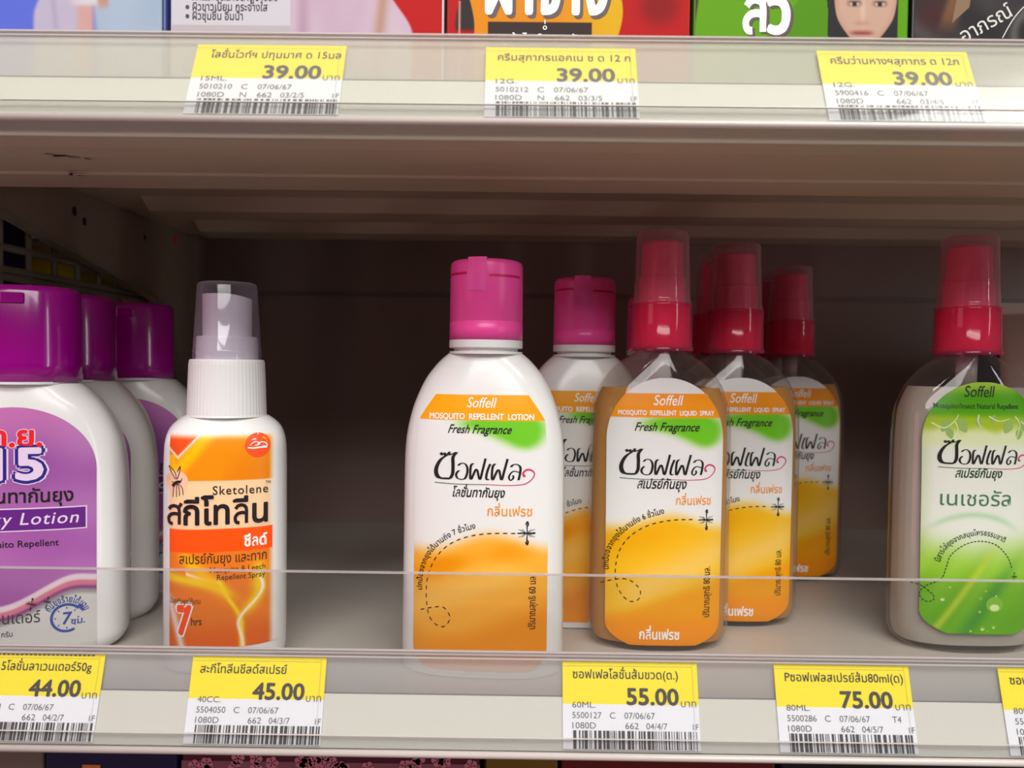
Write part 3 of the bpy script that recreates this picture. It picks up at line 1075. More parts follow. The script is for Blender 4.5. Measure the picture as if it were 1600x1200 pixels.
def make_lotion(label, loc, rz=0, group=None):
    t = thing('lotion_bottle', label, 'bottle', loc, rz, group)
    V, F = lot_body.shell()
    mesh('body', V, F, M['hdpe'], t, smooth=True)
    ztop = rows[-1][0]
    V, F = lathe([(ztop - 0.03, 1.20), (ztop + 0.05, 1.20), (ztop + 0.06, 1.05), (ztop + 0.16, 1.05)], 48)
    mesh('neck', V, F, M['hdpe'], t)
    V, F = lathe([(ztop + 0.16, 1.19), (ztop + 0.19, 1.205), (ztop + 0.40, 1.205), (ztop + 0.42, 1.19)], 64)
    mesh('cap_skirt', V, F, M['hdpe_matt'], t)
    lotion_cap(t, ztop + 0.42, 13.30, 1.20, M['pink_cap'], M['pink_dark'])
    fr = Frame(lot_body, 750, KF, 568.5)

    def hw(y):
        w = 107.0
        if y < 730:
            w = 107 - 7 * ((730 - y) / 75)
        if y < 657:
            w = 100 - 27 * ((657 - y) / 41) ** 1.1
        if y > 1018:
            q = min((y - 1018) / 36.0, 1.0)
            w = 107 - 36 * (1 - math.sqrt(max(1 - q * q, 0)))
        return w

    def fn(X, Y):
        A = soft_art_base(X)
        g = np.clip(np.exp(-((X - 808) / 44) ** 2 - ((Y - 668) / 24) ** 2) * 1.25 + 0.9 * np.exp(-((X - 757) / 50) ** 2 - ((Y - 662) / 14) ** 2) + 0.5 * np.exp(-((X - 822) / 25) ** 2 - ((Y - 690) / 16) ** 2), 0, 1) * (Y > 655)
        A = mixc(A, (112, 200, 40), sm(0.12, 0.95, g))
        top = 862 - 26 * np.exp(-((X - 770) / 62) ** 2) + 6 * wob(X, Y * 0, 40, 2)
        f = sm(-16, 16, Y - top)
        A = mixc(A, (246, 172, 52), f)
        d = wob(X * 0.7, Y * 1.3, 38, 5)
        A = mixc(A, (238, 146, 8), f * sm(0.1, 0.9, np.exp(-((X - 800) / 40) ** 2 - ((Y - 870) / 26) ** 2) * 0.8 + np.exp(-((X - 690) / 50) ** 2 - ((Y - 890 - (X - 690) * -0.25) / 18) ** 2)))
        A = mixc(A, (250, 196, 92), f * 0.8 * np.clip(np.exp(-((Y - 925 - (X - 720) * -0.35) / 26) ** 2), 0, 1) * sm(860, 780, X))
        lo = sm(0, 46, Y - (985 - (X - 700) * 0.42))
        A = mixc(A, (238, 146, 14), f * lo)
        A = mixc(A, (240, 146, 22), f * sm(985, 1010, Y) * 0.6)
        A = A + (f * 5 * d)[..., None]
        A = np.where(((Y > 616.5) & (Y < 657.5))[..., None], np.array([248, 164, 6.]), A)
        return A
    fr.art('front_print', (616.5, 1053), hw, fn, t, nx=90, ny=170)
    A = Ink()
    wordmark(A, 727, 771, 637, 23)
    A.text('MOSQUITO  REPELLENT  LOTION', 667, 833, 655.5, 13, 0.03)
    A.obj('white_lettering', fr, M['ink_white'], t, 0.026)
    A = Ink().text('Fresh Fragrance', 698, 797, 677, 19, 0.016, shear=0.35)
    A.text('โลชั่นทากันยุง', 705, 788, 777, 20, 0.022, shear=0.2)
    A.mosquito(824, 833, 1.12)
    A.dashes([(656, 961), (672, 956), (692, 953), (702, 962), (704, 973), (695, 984), (684, 983), (672, 972), (667, 955), (665, 930), (668, 905), (679, 878), (700, 855), (728, 841), (765, 834), (810, 833)], 6.5, 6, 1.5)
    A.path_text('ปกป้องจากยุงได้นานถึง 7 ชั่วโมง', [(659, 930), (660, 905), (668, 880), (682, 860), (702, 844), (722, 834), (745, 827)], 12.5, 0.01, width=148, lift=1)
    A.text('ปริมาณสุทธิ 60 มล.', 839, 925, 985, 15.5, 0.004, rot=-math.pi / 2)
    A.obj('dark_lettering', fr, M['ink_black'], t, 0.026)
    Ink().text('กลิ่นเฟรช', 762, 832, 806, 21, 0.008).obj('scent_lettering', fr, M['ink_orange'], t, 0.026)
    logo((fr, t), 678, 706, 0.2333)
    return t


gl = 'white lotion bottles with pink caps'
lotion0 = make_lotion('white lotion bottle with bright pink flip cap, alone at the front', (-0.87, 25.5, 0), -4, gl)
copy_thing(lotion0, 'second white lotion bottle with pink cap, half hidden behind the front amber spray', (2.80, 30.3, 0))
copy_thing(lotion0, 'rearmost white lotion bottle, only a dim pink cap showing behind the front amber spray', (6.85, 38.2, 0))

# ---- spray bottles (amber and colourless share one shape)
KS2, KF2 = 0.02314, 0.0221
SB = [(1018, 78), (1016, 92), (1010, 101), (1000, 106), (985, 108.5), (940, 109.5), (850, 109.5), (760, 109.5), (700, 109), (665, 108), (640, 106), (622, 102), (604, 95), (588, 85), (574, 73), (563, 60), (556, 49), (552, 42), (548, 38)]
rows2 = []
Y2 = 571.3
for y, h in SB:
    a = h * KS2
    z = 9.96 - (y - Y2) * KS2
    b = 1.32 * (1 if y > 690 else 1 - 0.33 * ((690 - y) / 142) ** 1.6)
    if y > 985:
        b -= 0.16 * ((y - 985) / 33) ** 2
    rows2.append((z, a, min(b, a), 2.7 if y > 640 else 2.7 - 0.7 * (640 - y) / 92))
zoff = rows2[0][0]
rows2 = [(max((r[0] - zoff) * (10.5 / (rows2[-1][0] - zoff)), 0),) + r[1:] for r in rows2]
spr_body = Body(rows2, 5)


def spray_shape(t, liquid, level):
    V, F = spr_body.shell()
    mesh('clear_body', V, F, M['pet'], t, smooth=True)
    V, F = loft(spr_body.inner(0.13, level, 0.22), 64)
    mesh('liquid', V, F, liquid, t, smooth=False)
    V, F = lathe([(0.45, 0.13), (10.4, 0.13)], 12)
    mesh('dip_tube', V, F, M['tube'], t, smooth=True)
    V, F = lathe([(9.3, 0.34), (10.5, 0.36)], 20)
    mesh('pump_housing', V, F, M['tube'], t, smooth=True)
    V, F = lathe([(10.42, 0.80), (10.62, 0.80)], 40)
    mesh('neck_ring', V, F, M['pet'], t)
    # threaded collar, pink, with a clear ribbed sheath
    rows = []
    z = 10.62
    V, F = lathe([(10.62, 0.98), (10.75, 1.0), (12.0, 0.99), (12.12, 0.9), (12.16, 0.7)], 48)
    cl = mesh('collar', V, F, M['pump_pink'], t, smooth=True)
    V, F = lathe([(10.50, 1.13), (10.62, 1.14), (10.66, 1.10), (12.10, 1.07), (12.16, 1.09), (12.20, 1.03)], 64, cap0=False, cap1=False)
    mesh('collar_sheath', V, F, M['collar_pink'], t, smooth=True)
    pn = mesh('pump_actuator', *join([lathe([(12.1, 0.84), (13.1, 0.82), (13.15, 0.76), (14.3, 0.72), (14.4, 0.62)], 40),
                                      lathe([(13.6, 0.12), (13.9, 0.12)], 10, cx=0, cy=-0.66)]), M['pump_pink'], t, smooth=False)
    V, F = lathe([(12.18, 1.03), (12.24, 1.05), (12.30, 1.02), (12.36, 1.01), (14.55, 0.93), (14.66, 0.92), (14.73, 0.88), (14.74, 0.8)], 64, cap0=False)
    cp = mesh('over_cap', V, F, M['cap_pinkclear'], t, smooth=True)
    return cp


def spray_hw(y, c=1.0):
    if y < 690:
        u = (690 - y) / (690 - 590)
        return 92 * max(1 - u ** 2.15, 0.0) ** 0.5 * (1.0) if u < 1 else 0.5
    if y > 940:
        u = min((y - 940) / 72.0, 1.0)
        return 90.5 * (1 - 0.42 * max((u - 0.45) / 0.55, 0) ** 2.6)
    return 92 - 1.5 * (y - 690) / 250


def make_amber(label, loc, rz=0, group=None):
    t = thing('spray_bottle', label, 'bottle', loc, rz, group)
    spray_shape(t, M['amber'], 9.20)
    fr = Frame(spr_body, 1036, KF2, Y2 + 0.4)

    def fn(X, Y):
        A = soft_art_base(X)
        g = np.clip(np.exp(-((X - 1088) / 38) ** 2 - ((Y - 668) / 22) ** 2) * 1.25 + 0.9 * np.exp(-((X - 1035) / 45) ** 2 - ((Y - 662) / 14) ** 2) + 0.5 * np.exp(-((X - 1100) / 22) ** 2 - ((Y - 688) / 15) ** 2), 0, 1) * (Y > 650)
        A = mixc(A, (112, 200, 30), sm(0.12, 0.95, g))
        top = 830 - 22 * np.exp(-((X - 1045) / 62) ** 2) + 4 * wob(X, Y * 0, 30, 3)
        f = sm(-14, 16, Y - top)
        A = mixc(A, (240, 182, 28), f)
        A = mixc(A, (243, 198, 96), f * 0.9 * np.exp(-((Y - 905 + (X - 1036) * 0.45) / 30) ** 2) * sm(935, 1010, X))
        A = mixc(A, (238, 168, 8), f * 0.8 * np.exp(-((Y - 850 + (X - 970) * 0.25) / 20) ** 2) * sm(1090, 1010, X))
        A = mixc(A, (240, 160, 10), f * sm(0, 26, Y - (925 - (X - 1036) * 0.35)))
        A = mixc(A, (240, 146, 18), f * sm(955, 985, Y))
        A = A + (f * 4 * wob(X, Y, 34, 8))[..., None]
        A = np.where(((Y > 614.5) & (Y < 651.5))[..., None], np.array([246, 150, 8.]), A)
        return A
    fr.art('front_label', (590.5, 1012), spray_hw, fn, t, nx=84, ny=170)
    fr.art('back_label', (600, 1005), lambda y: spray_hw(y) * 0.93, None, t, nx=24, ny=40, back=True, m=M['label_back'])
    A = Ink()
    wordmark(A, 1015, 1059, 633, 23)
    A.text('MOSQUITO  REPELLENT  LIQUID  SPRAY', 961, 1112, 648.5, 10.5, 0.03)
    A.text('กลิ่นเฟรช', 998, 1061, 1001, 22, 0.03)
    A.obj('white_lettering', fr, M['ink_white'], t, 0.026)
    A = Ink().text('Fresh Fragrance', 986, 1086, 673, 19, 0.016, shear=0.35)
    A.text('สเปรย์กันยุง', 991, 1067, 763, 21, 0.022, shear=0.2)
    A.mosquito(1101, 812, 0.98)
    A.dashes([(938, 917), (958, 909), (978, 907), (992, 915), (999, 925), (997, 937), (986, 942), (974, 936), (963, 918), (960, 895), (964, 868), (974, 848), (990, 832), (1015, 819), (1050, 812), (1090, 811)], 6, 5.6, 1.5)
    A.path_text('ปกป้องจากยุงได้นานถึง 6 ชั่วโมง', [(951, 895), (952, 870), (960, 850), (972, 835), (990, 820), (1010, 810), (1034, 803)], 12.5, 0.01, width=138, lift=1)
    A.text('ปริมาณสุทธิ 80 มล.', 1109, 1189, 966, 15.5, 0.004, rot=-math.pi / 2)
    A.obj('dark_lettering', fr, M['ink_black'], t, 0.026)
    Ink().text('กลิ่นเฟรช', 1052, 1108, 788, 19, 0.008).obj('scent_lettering', fr, M['ink_orange'], t, 0.026)
    logo((fr, t), 965, 700, 0.222)
    return t


ga = 'amber spray bottles with pink pumps'
amber0 = make_amber('amber spray bottle with clear pink cap, foremost of its kind', (5.36, 28.0, 0), 0, ga)
copy_thing(amber0, 'second amber spray bottle, right behind and to the right of the foremost one', (8.78, 30.7, 0), -1)
copy_thing(amber0, 'dim amber spray bottle at the right rear of the amber sprays, its right half showing', (13.30, 37.2, 0), 1)
copy_thing(amber0, 'third amber spray bottle in the row, mostly hidden behind the second', (8.90, 33.6, 0))
copy_thing(amber0, 'fourth amber spray bottle in the row, just a sliver of cap showing', (9.75, 36.9, 0))
copy_thing(amber0, 'last amber spray bottle behind the dim one, a faint cap edge showing', (13.75, 40.6, 0))


def make_green(label, loc, rz=0):
    t = thing('spray_bottle', label, 'bottle', loc, rz, None)
    spray_shape(t, M['clear_liquid'], 9.35)
    CX = 1536.0
    fr = Frame(spr_body, CX, KF2 * 0.965, Y2 + 5.6)

    def hw(y):
        return spray_hw(590.5 + (y - 597) * (421.5 / 412)) * 1.045

    def fn(X, Y):
        A = np.ones(X.shape + (3,)) * np.array([226, 230, 218.])
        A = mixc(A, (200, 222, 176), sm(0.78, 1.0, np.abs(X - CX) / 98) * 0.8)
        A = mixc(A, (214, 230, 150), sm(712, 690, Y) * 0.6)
        f = sm(684, 664, Y + 6 * wob(X, Y, 9, 4))
        A = mixc(A, (164, 196, 40), f)
        f = sm(660, 644, Y)
        A = mixc(A, (84, 168, 4), f)
        A = mixc(A, (170, 212, 70), sm(625, 598, Y))
        # pale dome
        r = ((X - 1520) / 92) ** 2 + ((Y - 900) / 82) ** 2
        A = mixc(A, (168, 206, 160), np.exp(-((np.sqrt(r) - 1.06) / 0.06) ** 2) * sm(850, 815, Y) * 0.7)
        lo = sm(835, 905, Y + 0.10 * np.abs(X - 1520))
        A = mixc(A, (150, 198, 66), lo)
        A = mixc(A, (112, 176, 30), sm(890, 945, Y))
        A = mixc(A, (96, 166, 26), sm(940, 985, Y) * 0.8)
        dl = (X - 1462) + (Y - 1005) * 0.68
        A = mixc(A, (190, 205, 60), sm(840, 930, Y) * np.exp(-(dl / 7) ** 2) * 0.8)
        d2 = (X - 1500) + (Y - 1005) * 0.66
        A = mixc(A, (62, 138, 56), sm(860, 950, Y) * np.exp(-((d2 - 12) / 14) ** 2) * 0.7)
        A = A + (lo * 7 * wob(X + Y * 0.6, X * 0.02, 9, 9))[..., None]
        return A
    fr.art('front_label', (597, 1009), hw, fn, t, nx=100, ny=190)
    fr.art('back_label', (606, 1000), lambda y: hw(y) * 0.93, None, t, nx=24, ny=40, back=True, m=M['label_back'])
    A = Ink()
    wordmark(A, 1502, 1549, 621, 26)
    A.text('Mosquito/Insect Natural Repellent', 1456, 1591, 640, 12.5, 0.006)
    A.obj('green_wordmark', fr, M['ink_dkgreen'], t, 0.026)
    A = Ink().text('สเปรย์กันยุง', 1487, 1561, 752, 20, 0.022, shear=0.2)
    A.dashes([(1430, 931), (1444, 934), (1460, 948), (1458, 957), (1448, 958), (1441, 948), (1448, 934), (1470, 920), (1477, 902), (1484, 880), (1505, 862), (1530, 856), (1556, 862), (1576, 882), (1584, 903)], 3.6, 2.2, 1.5)
    A.path_text('มีสารไล่ยุงจากสมุนไพรธรรมชาติ', [(1469, 893), (1476, 874), (1490, 860), (1508, 851), (1530, 847), (1552, 851), (1575, 862)], 12.5, 0.006, width=124, lift=1)
    A.mosquito(1588, 914, 0.42)
    A.obj('dark_lettering', fr, M['ink_dkgreen'], t, 0.026)
    Ink().text('เนเชอรัล', 1466, 1578, 798, 33, 0.0).obj('scent_lettering', fr, M['ink_green'], t, 0.026)
    logo((fr, t), 1462, 690, 0.214)
    # hanging leaves, pale veins and dew drops
    L = Ink()
    for x, y, s, r in ((1472, 668, 11, 0.5), (1497, 667, 12, -0.5), (1524, 661, 8, 0.0), (1548, 656, 7, 0.3), (1572, 668, 12, 0.5), (1600, 667, 12, -0.5), (1478, 680, 9, -0.3), (1590, 680, 9, 0.2)):
        c, si = math.cos(r), math.sin(r)
        L.poly([(x + (u * c - v * si) * s, y + (u * si + v * c) * s) for u, v in ((0, -1), (0.6, -0.4), (0.55, 0.4), (0, 1.1), (-0.55, 0.4), (-0.6, -0.4))], smooth=True, n=4)
    L.obj('leaf_print', fr, mat('print_leaf', (150, 184, 96), 0.45), t, 0.018)
    Vv = Ink()
    for p in ([(1452, 664), (1470, 672), (1486, 660), (1492, 650)], [(1486, 662), (1490, 674), (1486, 688)], [(1524, 650), (1522, 660), (1527, 671)], [(1540, 652), (1556, 660), (1574, 656)], [(1584, 652), (1592, 666), (1584, 690)], [(1594, 660), (1606, 668), (1618, 662)]):
        Vv.ribbon(p, 2.4, 1.0)
    Vv.obj('leaf_vein_print', fr, mat('print_vein', (222, 236, 176), 0.45), t, 0.022)
    Dd = Ink()
    for x, y, r in ((1556, 960, 14), (1473, 953, 4.5), (1484, 933, 3), (1537, 1000, 4.5), (1555, 997, 3.6), (1518, 1004, 2.6), (1545, 1004, 2), (1533, 950, 3), (1532, 972, 2.6), (1541, 938, 2.2)):
        Dd.disc(x, y, r, r * 0.92, 18)
    Dd.obj('dew_drop_print', fr, mat('print_drop', (128, 186, 52), 0.3), t, 0.018)
    Dd = Ink()
    for x, y, r in ((1556, 965, 8), (1558, 946, 1.8), (1473, 954, 3), (1484, 933, 1.2), (1537, 1001, 2.6), (1555, 998, 2), (1532, 973, 1.2), (1518, 1004, 1.2), (1541, 938, 1)):
        Dd.disc(x, y, r, r * 0.7, 14)
    Dd.obj('dew_glint_print', fr, mat('print_glint', (214, 232, 166), 0.3), t, 0.022)
    return t


make_green('colourless spray bottle with pink pump and green leaf label, last on the right', (16.48, 28.2, 0))

# ---- purple capped lotion bottles
KP = 0.0214
PB = [(1052, 128), (1046, 140), (1034, 149), (1010, 153), (900, 153.5), (800, 153), (745, 151), (705, 146), (675, 137), (650, 125), (632, 113), (618, 101), (608, 92), (603, 86), (600, 82)]
rows3 = []
for y, h in PB:
    z = 9.96 - (y - 561) * KP
    b = 1.42 * (1 if y > 700 else 1 - 0.12 * ((700 - y) / 100) ** 2)
    if y > 1034:
        b -= 0.12 * (y - 1034) / 18
    rows3.append((z, h * KP * 0.975, b, 2.7 if y > 640 else 2.7 - 0.5 * (640 - y) / 40))
zo = rows3[0][0]
zt = rows3[-1][0]
rows3 = [((r[0] - zo) * zt / (zt - zo),) + r[1:] for r in rows3]
pur_body = Body(rows3, 5)


def make_purple(label, loc, rz=0, group=None):
    t = thing('lotion_bottle', label, 'bottle', loc, rz, group)
    V, F = pur_body.shell()
    mesh('body', V, F, M['hdpe'], t, smooth=True)
    zt = rows3[-1][0]
    V, F = lathe([(zt - 0.02, 1.55), (zt + 0.06, 1.55)], 48)
    mesh('neck', V, F, M['hdpe'], t)
    # oval flip cap
    rr = [(zt + 0.05, 1.70, 1.36, 2.2), (zt + 0.75, 1.69, 1.36, 2.2), (12.15, 1.65, 1.33, 2.2), (12.28, 1.60, 1.29, 2.2), (12.36, 1.50, 1.2, 2.2), (12.39, 1.2, 0.95, 2.2)]
    V, F = loft(rr, 64)
    cp = mesh('flip_cap', V, F, M['purple_cap'], t, smooth=True)
    V, F = box_vf(-0.35, -1.42, 11.75, 0.35, -1.2, 12.1, 0.05)
    mesh('thumb_notch', V, F, M['purple_cap'], cp)
    fr = Frame(pur_body, 20, KP * 0.945, 561)

    def hw(y):
        if y < 745:
            u = (745 - y) / (745 - 640)
            return 120 * max(1 - u ** 2.1, 0) ** 0.5 if u < 1 else 0.5
        return 120.0

    def fn(X, Y):
        A = np.ones(X.shape + (3,)) * np.array([174, 108, 172.])
        A = mixc(A, (196, 112, 176), sm(740, 650, Y) * 0.8)
        A = mixc(A, (196, 146, 204), sm(60, 130, X) * 0.3)
        A = mixc(A, (152, 78, 156), (0.5 + 0.5 * wob(X * 0.5 - Y, Y * 1.5, 26, 6)).clip(0, 1) * sm(690, 760, Y) * 0.75)
        A = mixc(A, (128, 62, 146), np.exp(-((X - 40) / 60) ** 2 - ((Y - 735) / 50) ** 2) * 0.5)
        yw = 966 - 50 * sm(0, 130, X + 5) + 8 * sm(90, 150, X)
        for off, c, w in ((0, (226, 205, 214), 6), (9, (208, 120, 140), 5), (17, (140, 70, 130), 4)):
            A = mixc(A, c, sm(-w, -w + 4, Y - yw - off) * 1.0)
        A = mixc(A, (150, 146, 148), sm(19, 23, Y - yw))
        A = mixc(A, (207, 205, 201), sm(24, 32, Y - yw))
        return A
    fr.art('front_label', (640, 1046), hw, fn, t, nx=190, ny=250)

    def I():
        return Ink()
    I().text('ก.ย.', -14, 66, 703, 46, 0.06).obj('red_lettering_outline', fr, M['ink_pale'], t, 0.022)
    I().text('ก.ย.', -12, 64, 703, 46, 0.032).obj('red_lettering', fr, M['ink_red'], t, 0.028)
    I().text('15', -14, 74, 757, 74, 0.11).obj('number_halo', fr, M['ink_pale'], t, 0.022)
    I().text('15', -12, 71, 757, 74, 0.085).obj('number_outline', fr, M['ink_navy'], t, 0.028)
    I().text('15', -7, 66, 756, 72, 0.03).obj('number_fill', fr, M['ink_pale'], t, 0.034)
    A = I().text('โลชั่นทากันยุง', -46, 108, 794, 30, 0.02)
    A.text('Mosquito Repellent', -36, 87, 866, 15.5, 0.004)
    A.mosquito(47, 960, 0.62, 0.2)
    A.mosquito(70, 958, 0.5, 0.2)
    A.obj('dark_lettering', fr, M['ink_black'], t, 0.026)
    A = I().rect(-60, 803, 127, 841, 30, 2)
    A.obj('name_box_border', fr, M['ink_pale'], t, 0.018)
    A = I().rect(-58, 805, 125, 839, 30, 2)
    A.obj('name_box', fr, M['ink_purple'], t, 0.024)
    I().text('Milky Lotion', -50, 114, 830, 28, 0.006, shear=0.2, track=0.06).obj('white_lettering', fr, M['ink_pale'], t, 0.030)
    A = I().text('ลาเวนเดอร์', -34, 60, 990, 26, 0.0)
    A.text('ปริมาณสุทธิ 50 กรัม', -60, 20, 1011, 12, 0.0)
    A.obj('grey_lettering', fr, M['ink_dgrey'], t, 0.026)
    A = I().ring(98, 987, 22, 4, 60, 320)
    A.poly([(112, 968), (121, 980), (121, 966)])
    for a in range(0, 360, 45):
        c, s = math.cos(math.radians(a)), math.sin(math.radians(a))
        A.ribbon([(98 + 15 * c, 987 + 15 * s), (98 + 16.5 * c, 987 + 16.5 * s), (98 + 18 * c, 987 + 18 * s)], 1.4)
    A.text('7', 91, 104, 997, 28, 0.02, shear=0.1)
    A.text('ชม.', 104, 124, 998, 14, 0.02)
    A.path_text('กันยุงร้ายได้นาน', [(98 + 26 * math.cos(math.radians(a)), 987 + 26 * math.sin(math.radians(a))) for a in range(205, 346, 14)], 15, 0.02, width=62)
    A.obj('blue_badge', fr, M['ink_blue'], t, 0.026)
    return t


gp = 'white lotion bottles with purple caps'
purple0 = make_purple('foremost purple capped lotion bottle, cut off by the left picture edge', (-16.6, 26.4, 0), 15, gp)
copy_thing(purple0, 'middle purple capped lotion bottle, tucked close behind the foremost one', (-17.0, 29.55, 0), 15, skip=('x',))
copy_thing(purple0, 'rear purple capped lotion bottle with darkened cap, left of the white capped spray', (-16.55, 33.7, 0), 14)

# ---- small white spray with orange label
KK, KKF = 0.02124, 0.01995
YB = 564.3
SK = [(1066, 80), (1062, 88), (1050, 93), (1020, 95), (900, 95.3), (760, 95), (715, 94.5), (692, 93), (676, 89), (665, 83), (657, 75), (651, 67), (648, 61)]
rows4 = []
for y, h in SK:
    b = h * KK * 0.74
    rows4.append((9.96 - (y - YB) * KK, h * KK * 0.955, b, 2.75 if y > 690 else 2.75 - 0.6 * (690 - y) / 42))
zo, zt = rows4[0][0], rows4[-1][0]
rows4 = [((r[0] - zo) * zt / (zt - zo),) + r[1:] for r in rows4]
sk_body = Body(rows4, 5)
t = thing('spray_bottle', 'small white spray bottle with white collar, clear cap and orange label', 'bottle', (-9.47, 25.7, 0), 17)
V, F = sk_body.shell()
mesh('body', V, F, M['hdpe'], t, smooth=True)
zc = lambda y: 9.96 - (y - YB) * KK
zt = rows4[-1][0]
V, F = lathe([(zt - 0.05, 1.27), (zt + 0.02, 1.25), (zc(643), 1.25), (zc(600), 1.22), (zc(570), 1.195), (zc(565), 1.18), (zc(562.5), 1.15), (zc(562), 1.0)], 120, ribs=1, rib_d=0.006)
mesh('ribbed_collar', V, F, M['hdpe_matt'], t, smooth=False)
V, F = lathe([(zc(562), 0.99), (zc(530), 0.97), (zc(527), 0.95)], 48)
mesh('pump_base', V, F, M['hdpe_matt'], t, smooth=False)
# actuator: tall cylinder with a top sloping down to the right
seg = 40
V, F = [], []
for z in (zc(528), None):
    for k in range(seg):
        a = 2 * math.pi * k / seg
        x, y = 0.78 * math.cos(a), 0.78 * math.sin(a)
        zz = z if z is not None else zc(462) - 0.16 * max(0, (x + 0.1)) ** 1.6
        V.append((x, y, zz))
F = [(k, (k + 1) % seg, seg + (k + 1) % seg, seg + k) for k in range(seg)] + [[seg + k for k in range(seg)]]
mesh('pump_actuator', V, F, M['hdpe_matt'], t, smooth=False)
V, F = lathe([(zc(562), 1.085), (zc(552), 1.08), (zc(551), 1.095), (zc(549), 1.095), (zc(548), 1.075), (zc(450), 0.955), (zc(445.5), 0.93), (zc(443.5), 0.86), (zc(443.5), 0.3)], 64, cap0=False)
mesh('clear_over_cap', V, F, M['cap_clear'], t, smooth=True)
fr = Frame(sk_body, 355, KKF * 0.935, YB)


def fn(X, Y):
    A = np.ones(X.shape + (3,)) * np.array([234, 233, 231.])
    f = sm(686, 700, Y)
    O = np.ones(X.shape + (3,)) * np.array([238, 142, 10.])
    O = mixc(O, (250, 196, 8), sm(24, 0, np.abs((X - 290) - (738 - Y) * 0.8)) * 0.9)
    O = mixc(O, (232, 122, 14), sm(20, 60, (X - 330) - (735 - Y) * 0.4) * sm(700, 760, Y) * 0.6)
    tri = (Y < 728) & (np.abs(X - 281) < (728 - Y) * 0.92)
    O = np.where(tri[..., None], np.array([234, 80, 20.]), O)
    ed = np.abs(np.abs(X - 281) - (728 - Y) * 0.92)
    O = mixc(O, (250, 216, 190), sm(4, 1, ed) * (Y < 732))
    O = mixc(O, (250, 196, 12), (X < 276) * (Y > 724) * 0.7)
    A = A * (1 - f[..., None]) + O * f[..., None]
    A = mixc(A, (244, 206, 160), ((Y > 767) & (Y < 852)) * 1.0)
    lo = (Y >= 886)
    B = np.ones(X.shape + (3,)) * np.array([232, 122, 34.])
    B = mixc(B, (226, 92, 20), sm(990, 1040, Y) * 0.7)
    s1 = np.exp(-((Y - (928 + (X - 262) * 0.20 + ((X - 262) / 110) ** 4 * 12)) / 9) ** 2) * sm(395, 340, X)
    B = mixc(B, (250, 205, 20), s1)
    s2 = np.exp(-(((Y - (925 + (X - 300) * 0.33)) / 4.0) ** 2)) * ((X > 295) & (X < 352))
    B = mixc(B, (252, 226, 190), s2)
    s3 = np.exp(-((Y - (892 + (X - 285) * 0.9)) / 15) ** 2) * sm(275, 300, X) * sm(372, 345, X)
    B = mixc(B, (250, 190, 16), s3 * 0.9)
    s4 = np.exp(-(((X - (350 + 34 * sm(935, 1015, Y))) / 4.5) ** 2)) * sm(930, 950, Y)
    B = mixc(B, (248, 210, 20), s4)
    s5 = np.exp(-(((X - (412 - 30 * sm(955, 1015, Y))) / 12.0) ** 2)) * sm(895, 925, Y) * sm(1012, 980, Y)
    B = mixc(B, (240, 200, 10), s5)
    s6 = np.exp(-(((X - (416 - 34 * sm(945, 1015, Y) + 4 * np.sin((Y - 940) / 14))) / 3.2) ** 2)) * sm(925, 940, Y)
    B = mixc(B, (252, 238, 220), s6)
    s7 = np.exp(-((X - 266 - (Y - 960) * 0.25) / 6) ** 2) * sm(950, 970, Y)
    B = mixc(B, (236, 214, 214), s7)
    A = np.where(lo[..., None], B, A)
    A = np.where(((Y > 849) & (Y < 887))[..., None], np.array([255, 84, 14.]), A)
    A = mixc(A, (234, 233, 231), sm(425, 437, X) * (1 - ((Y > 849) & (Y < 887)) * (X < 434)))
    A = mixc(A, (234, 233, 231), sm(264, 260, X) * 0.6)
    return A


fr.art('front_print', (684, 1052), lambda y: 88, fn, t, nx=120, ny=200)
A = Ink().disc(409, 708, 21)
A.obj('red_badge', fr, M['ink_redband'], t, 0.018)
A = Ink().ribbon([(393, 712), (402, 713), (412, 712), (424, 712)], 2.6)
A.ribbon([(396, 708), (405, 702), (412, 706), (404, 709)], 1.6)
A.ribbon([(408, 708), (414, 703), (422, 705), (424, 710), (416, 710)], 1.8)
A.ribbon([(400, 699), (404, 697), (406, 699)], 1.6)
A.ribbon([(409, 690), (409, 687), (409, 684)], 1.4)
A.text('ชีลด์', 387, 425, 880, 26, 0.035)
A.obj('white_lettering', fr, M['ink_white'], t, 0.024)
Ink().disc(279, 768, 19).obj('mosquito_badge', fr, M['ink_peach'], t, 0.018)
A = Ink()
A.ribbon([(279, 764), (276, 752), (266, 742), (270, 752), (277, 764)], 1.2)
A.ribbon([(280, 764), (284, 752), (285, 742), (280, 752)], 1.2)
A.ribbon([(272, 776), (279, 769), (286, 768)], 5, 4)
for d in ((-6, 24), (0, 24), (5, 22), (11, 20), (9, -8), (-8, -2)):
    A.ribbon([(279, 770), (279 + d[0] * 0.8, 770 + d[1] * 0.35), (279 + d[0], 770 + d[1])], 1.1)
A.text('Sketolene', 337, 426, 790, 21, 0.004, track=0.07)
A.text('TM', 422, 430, 775, 7)
A.obj('dark_lettering', fr, M['ink_black'], t, 0.030)
Ink().text('สกีโทลีน', 261, 428, 841, 58, 0.05).obj('name_outline', fr, M['ink_peach'], t, 0.022)
Ink().text('สกีโทลีน', 263, 426, 840, 58, 0.025).obj('name_lettering', fr, M['ink_black'], t, 0.030)
A = Ink().text('สเปรย์กันยุง และทาก', 284, 424, 906, 23, 0.004)
A.text('Mosquito & Leech', 333, 422, 922, 13.5, 0.0)
A.text('Repellent Spray', 344, 422, 935, 13.5, 0.0)
A.text('ป้องกันยุงได้นาน', 268, 318, 974, 13, 0.0)
A.text('hrs', 303, 320, 1010, 19, 0.01)
A.obj('brown_lettering', fr, M['ink_brown'], t, 0.026)
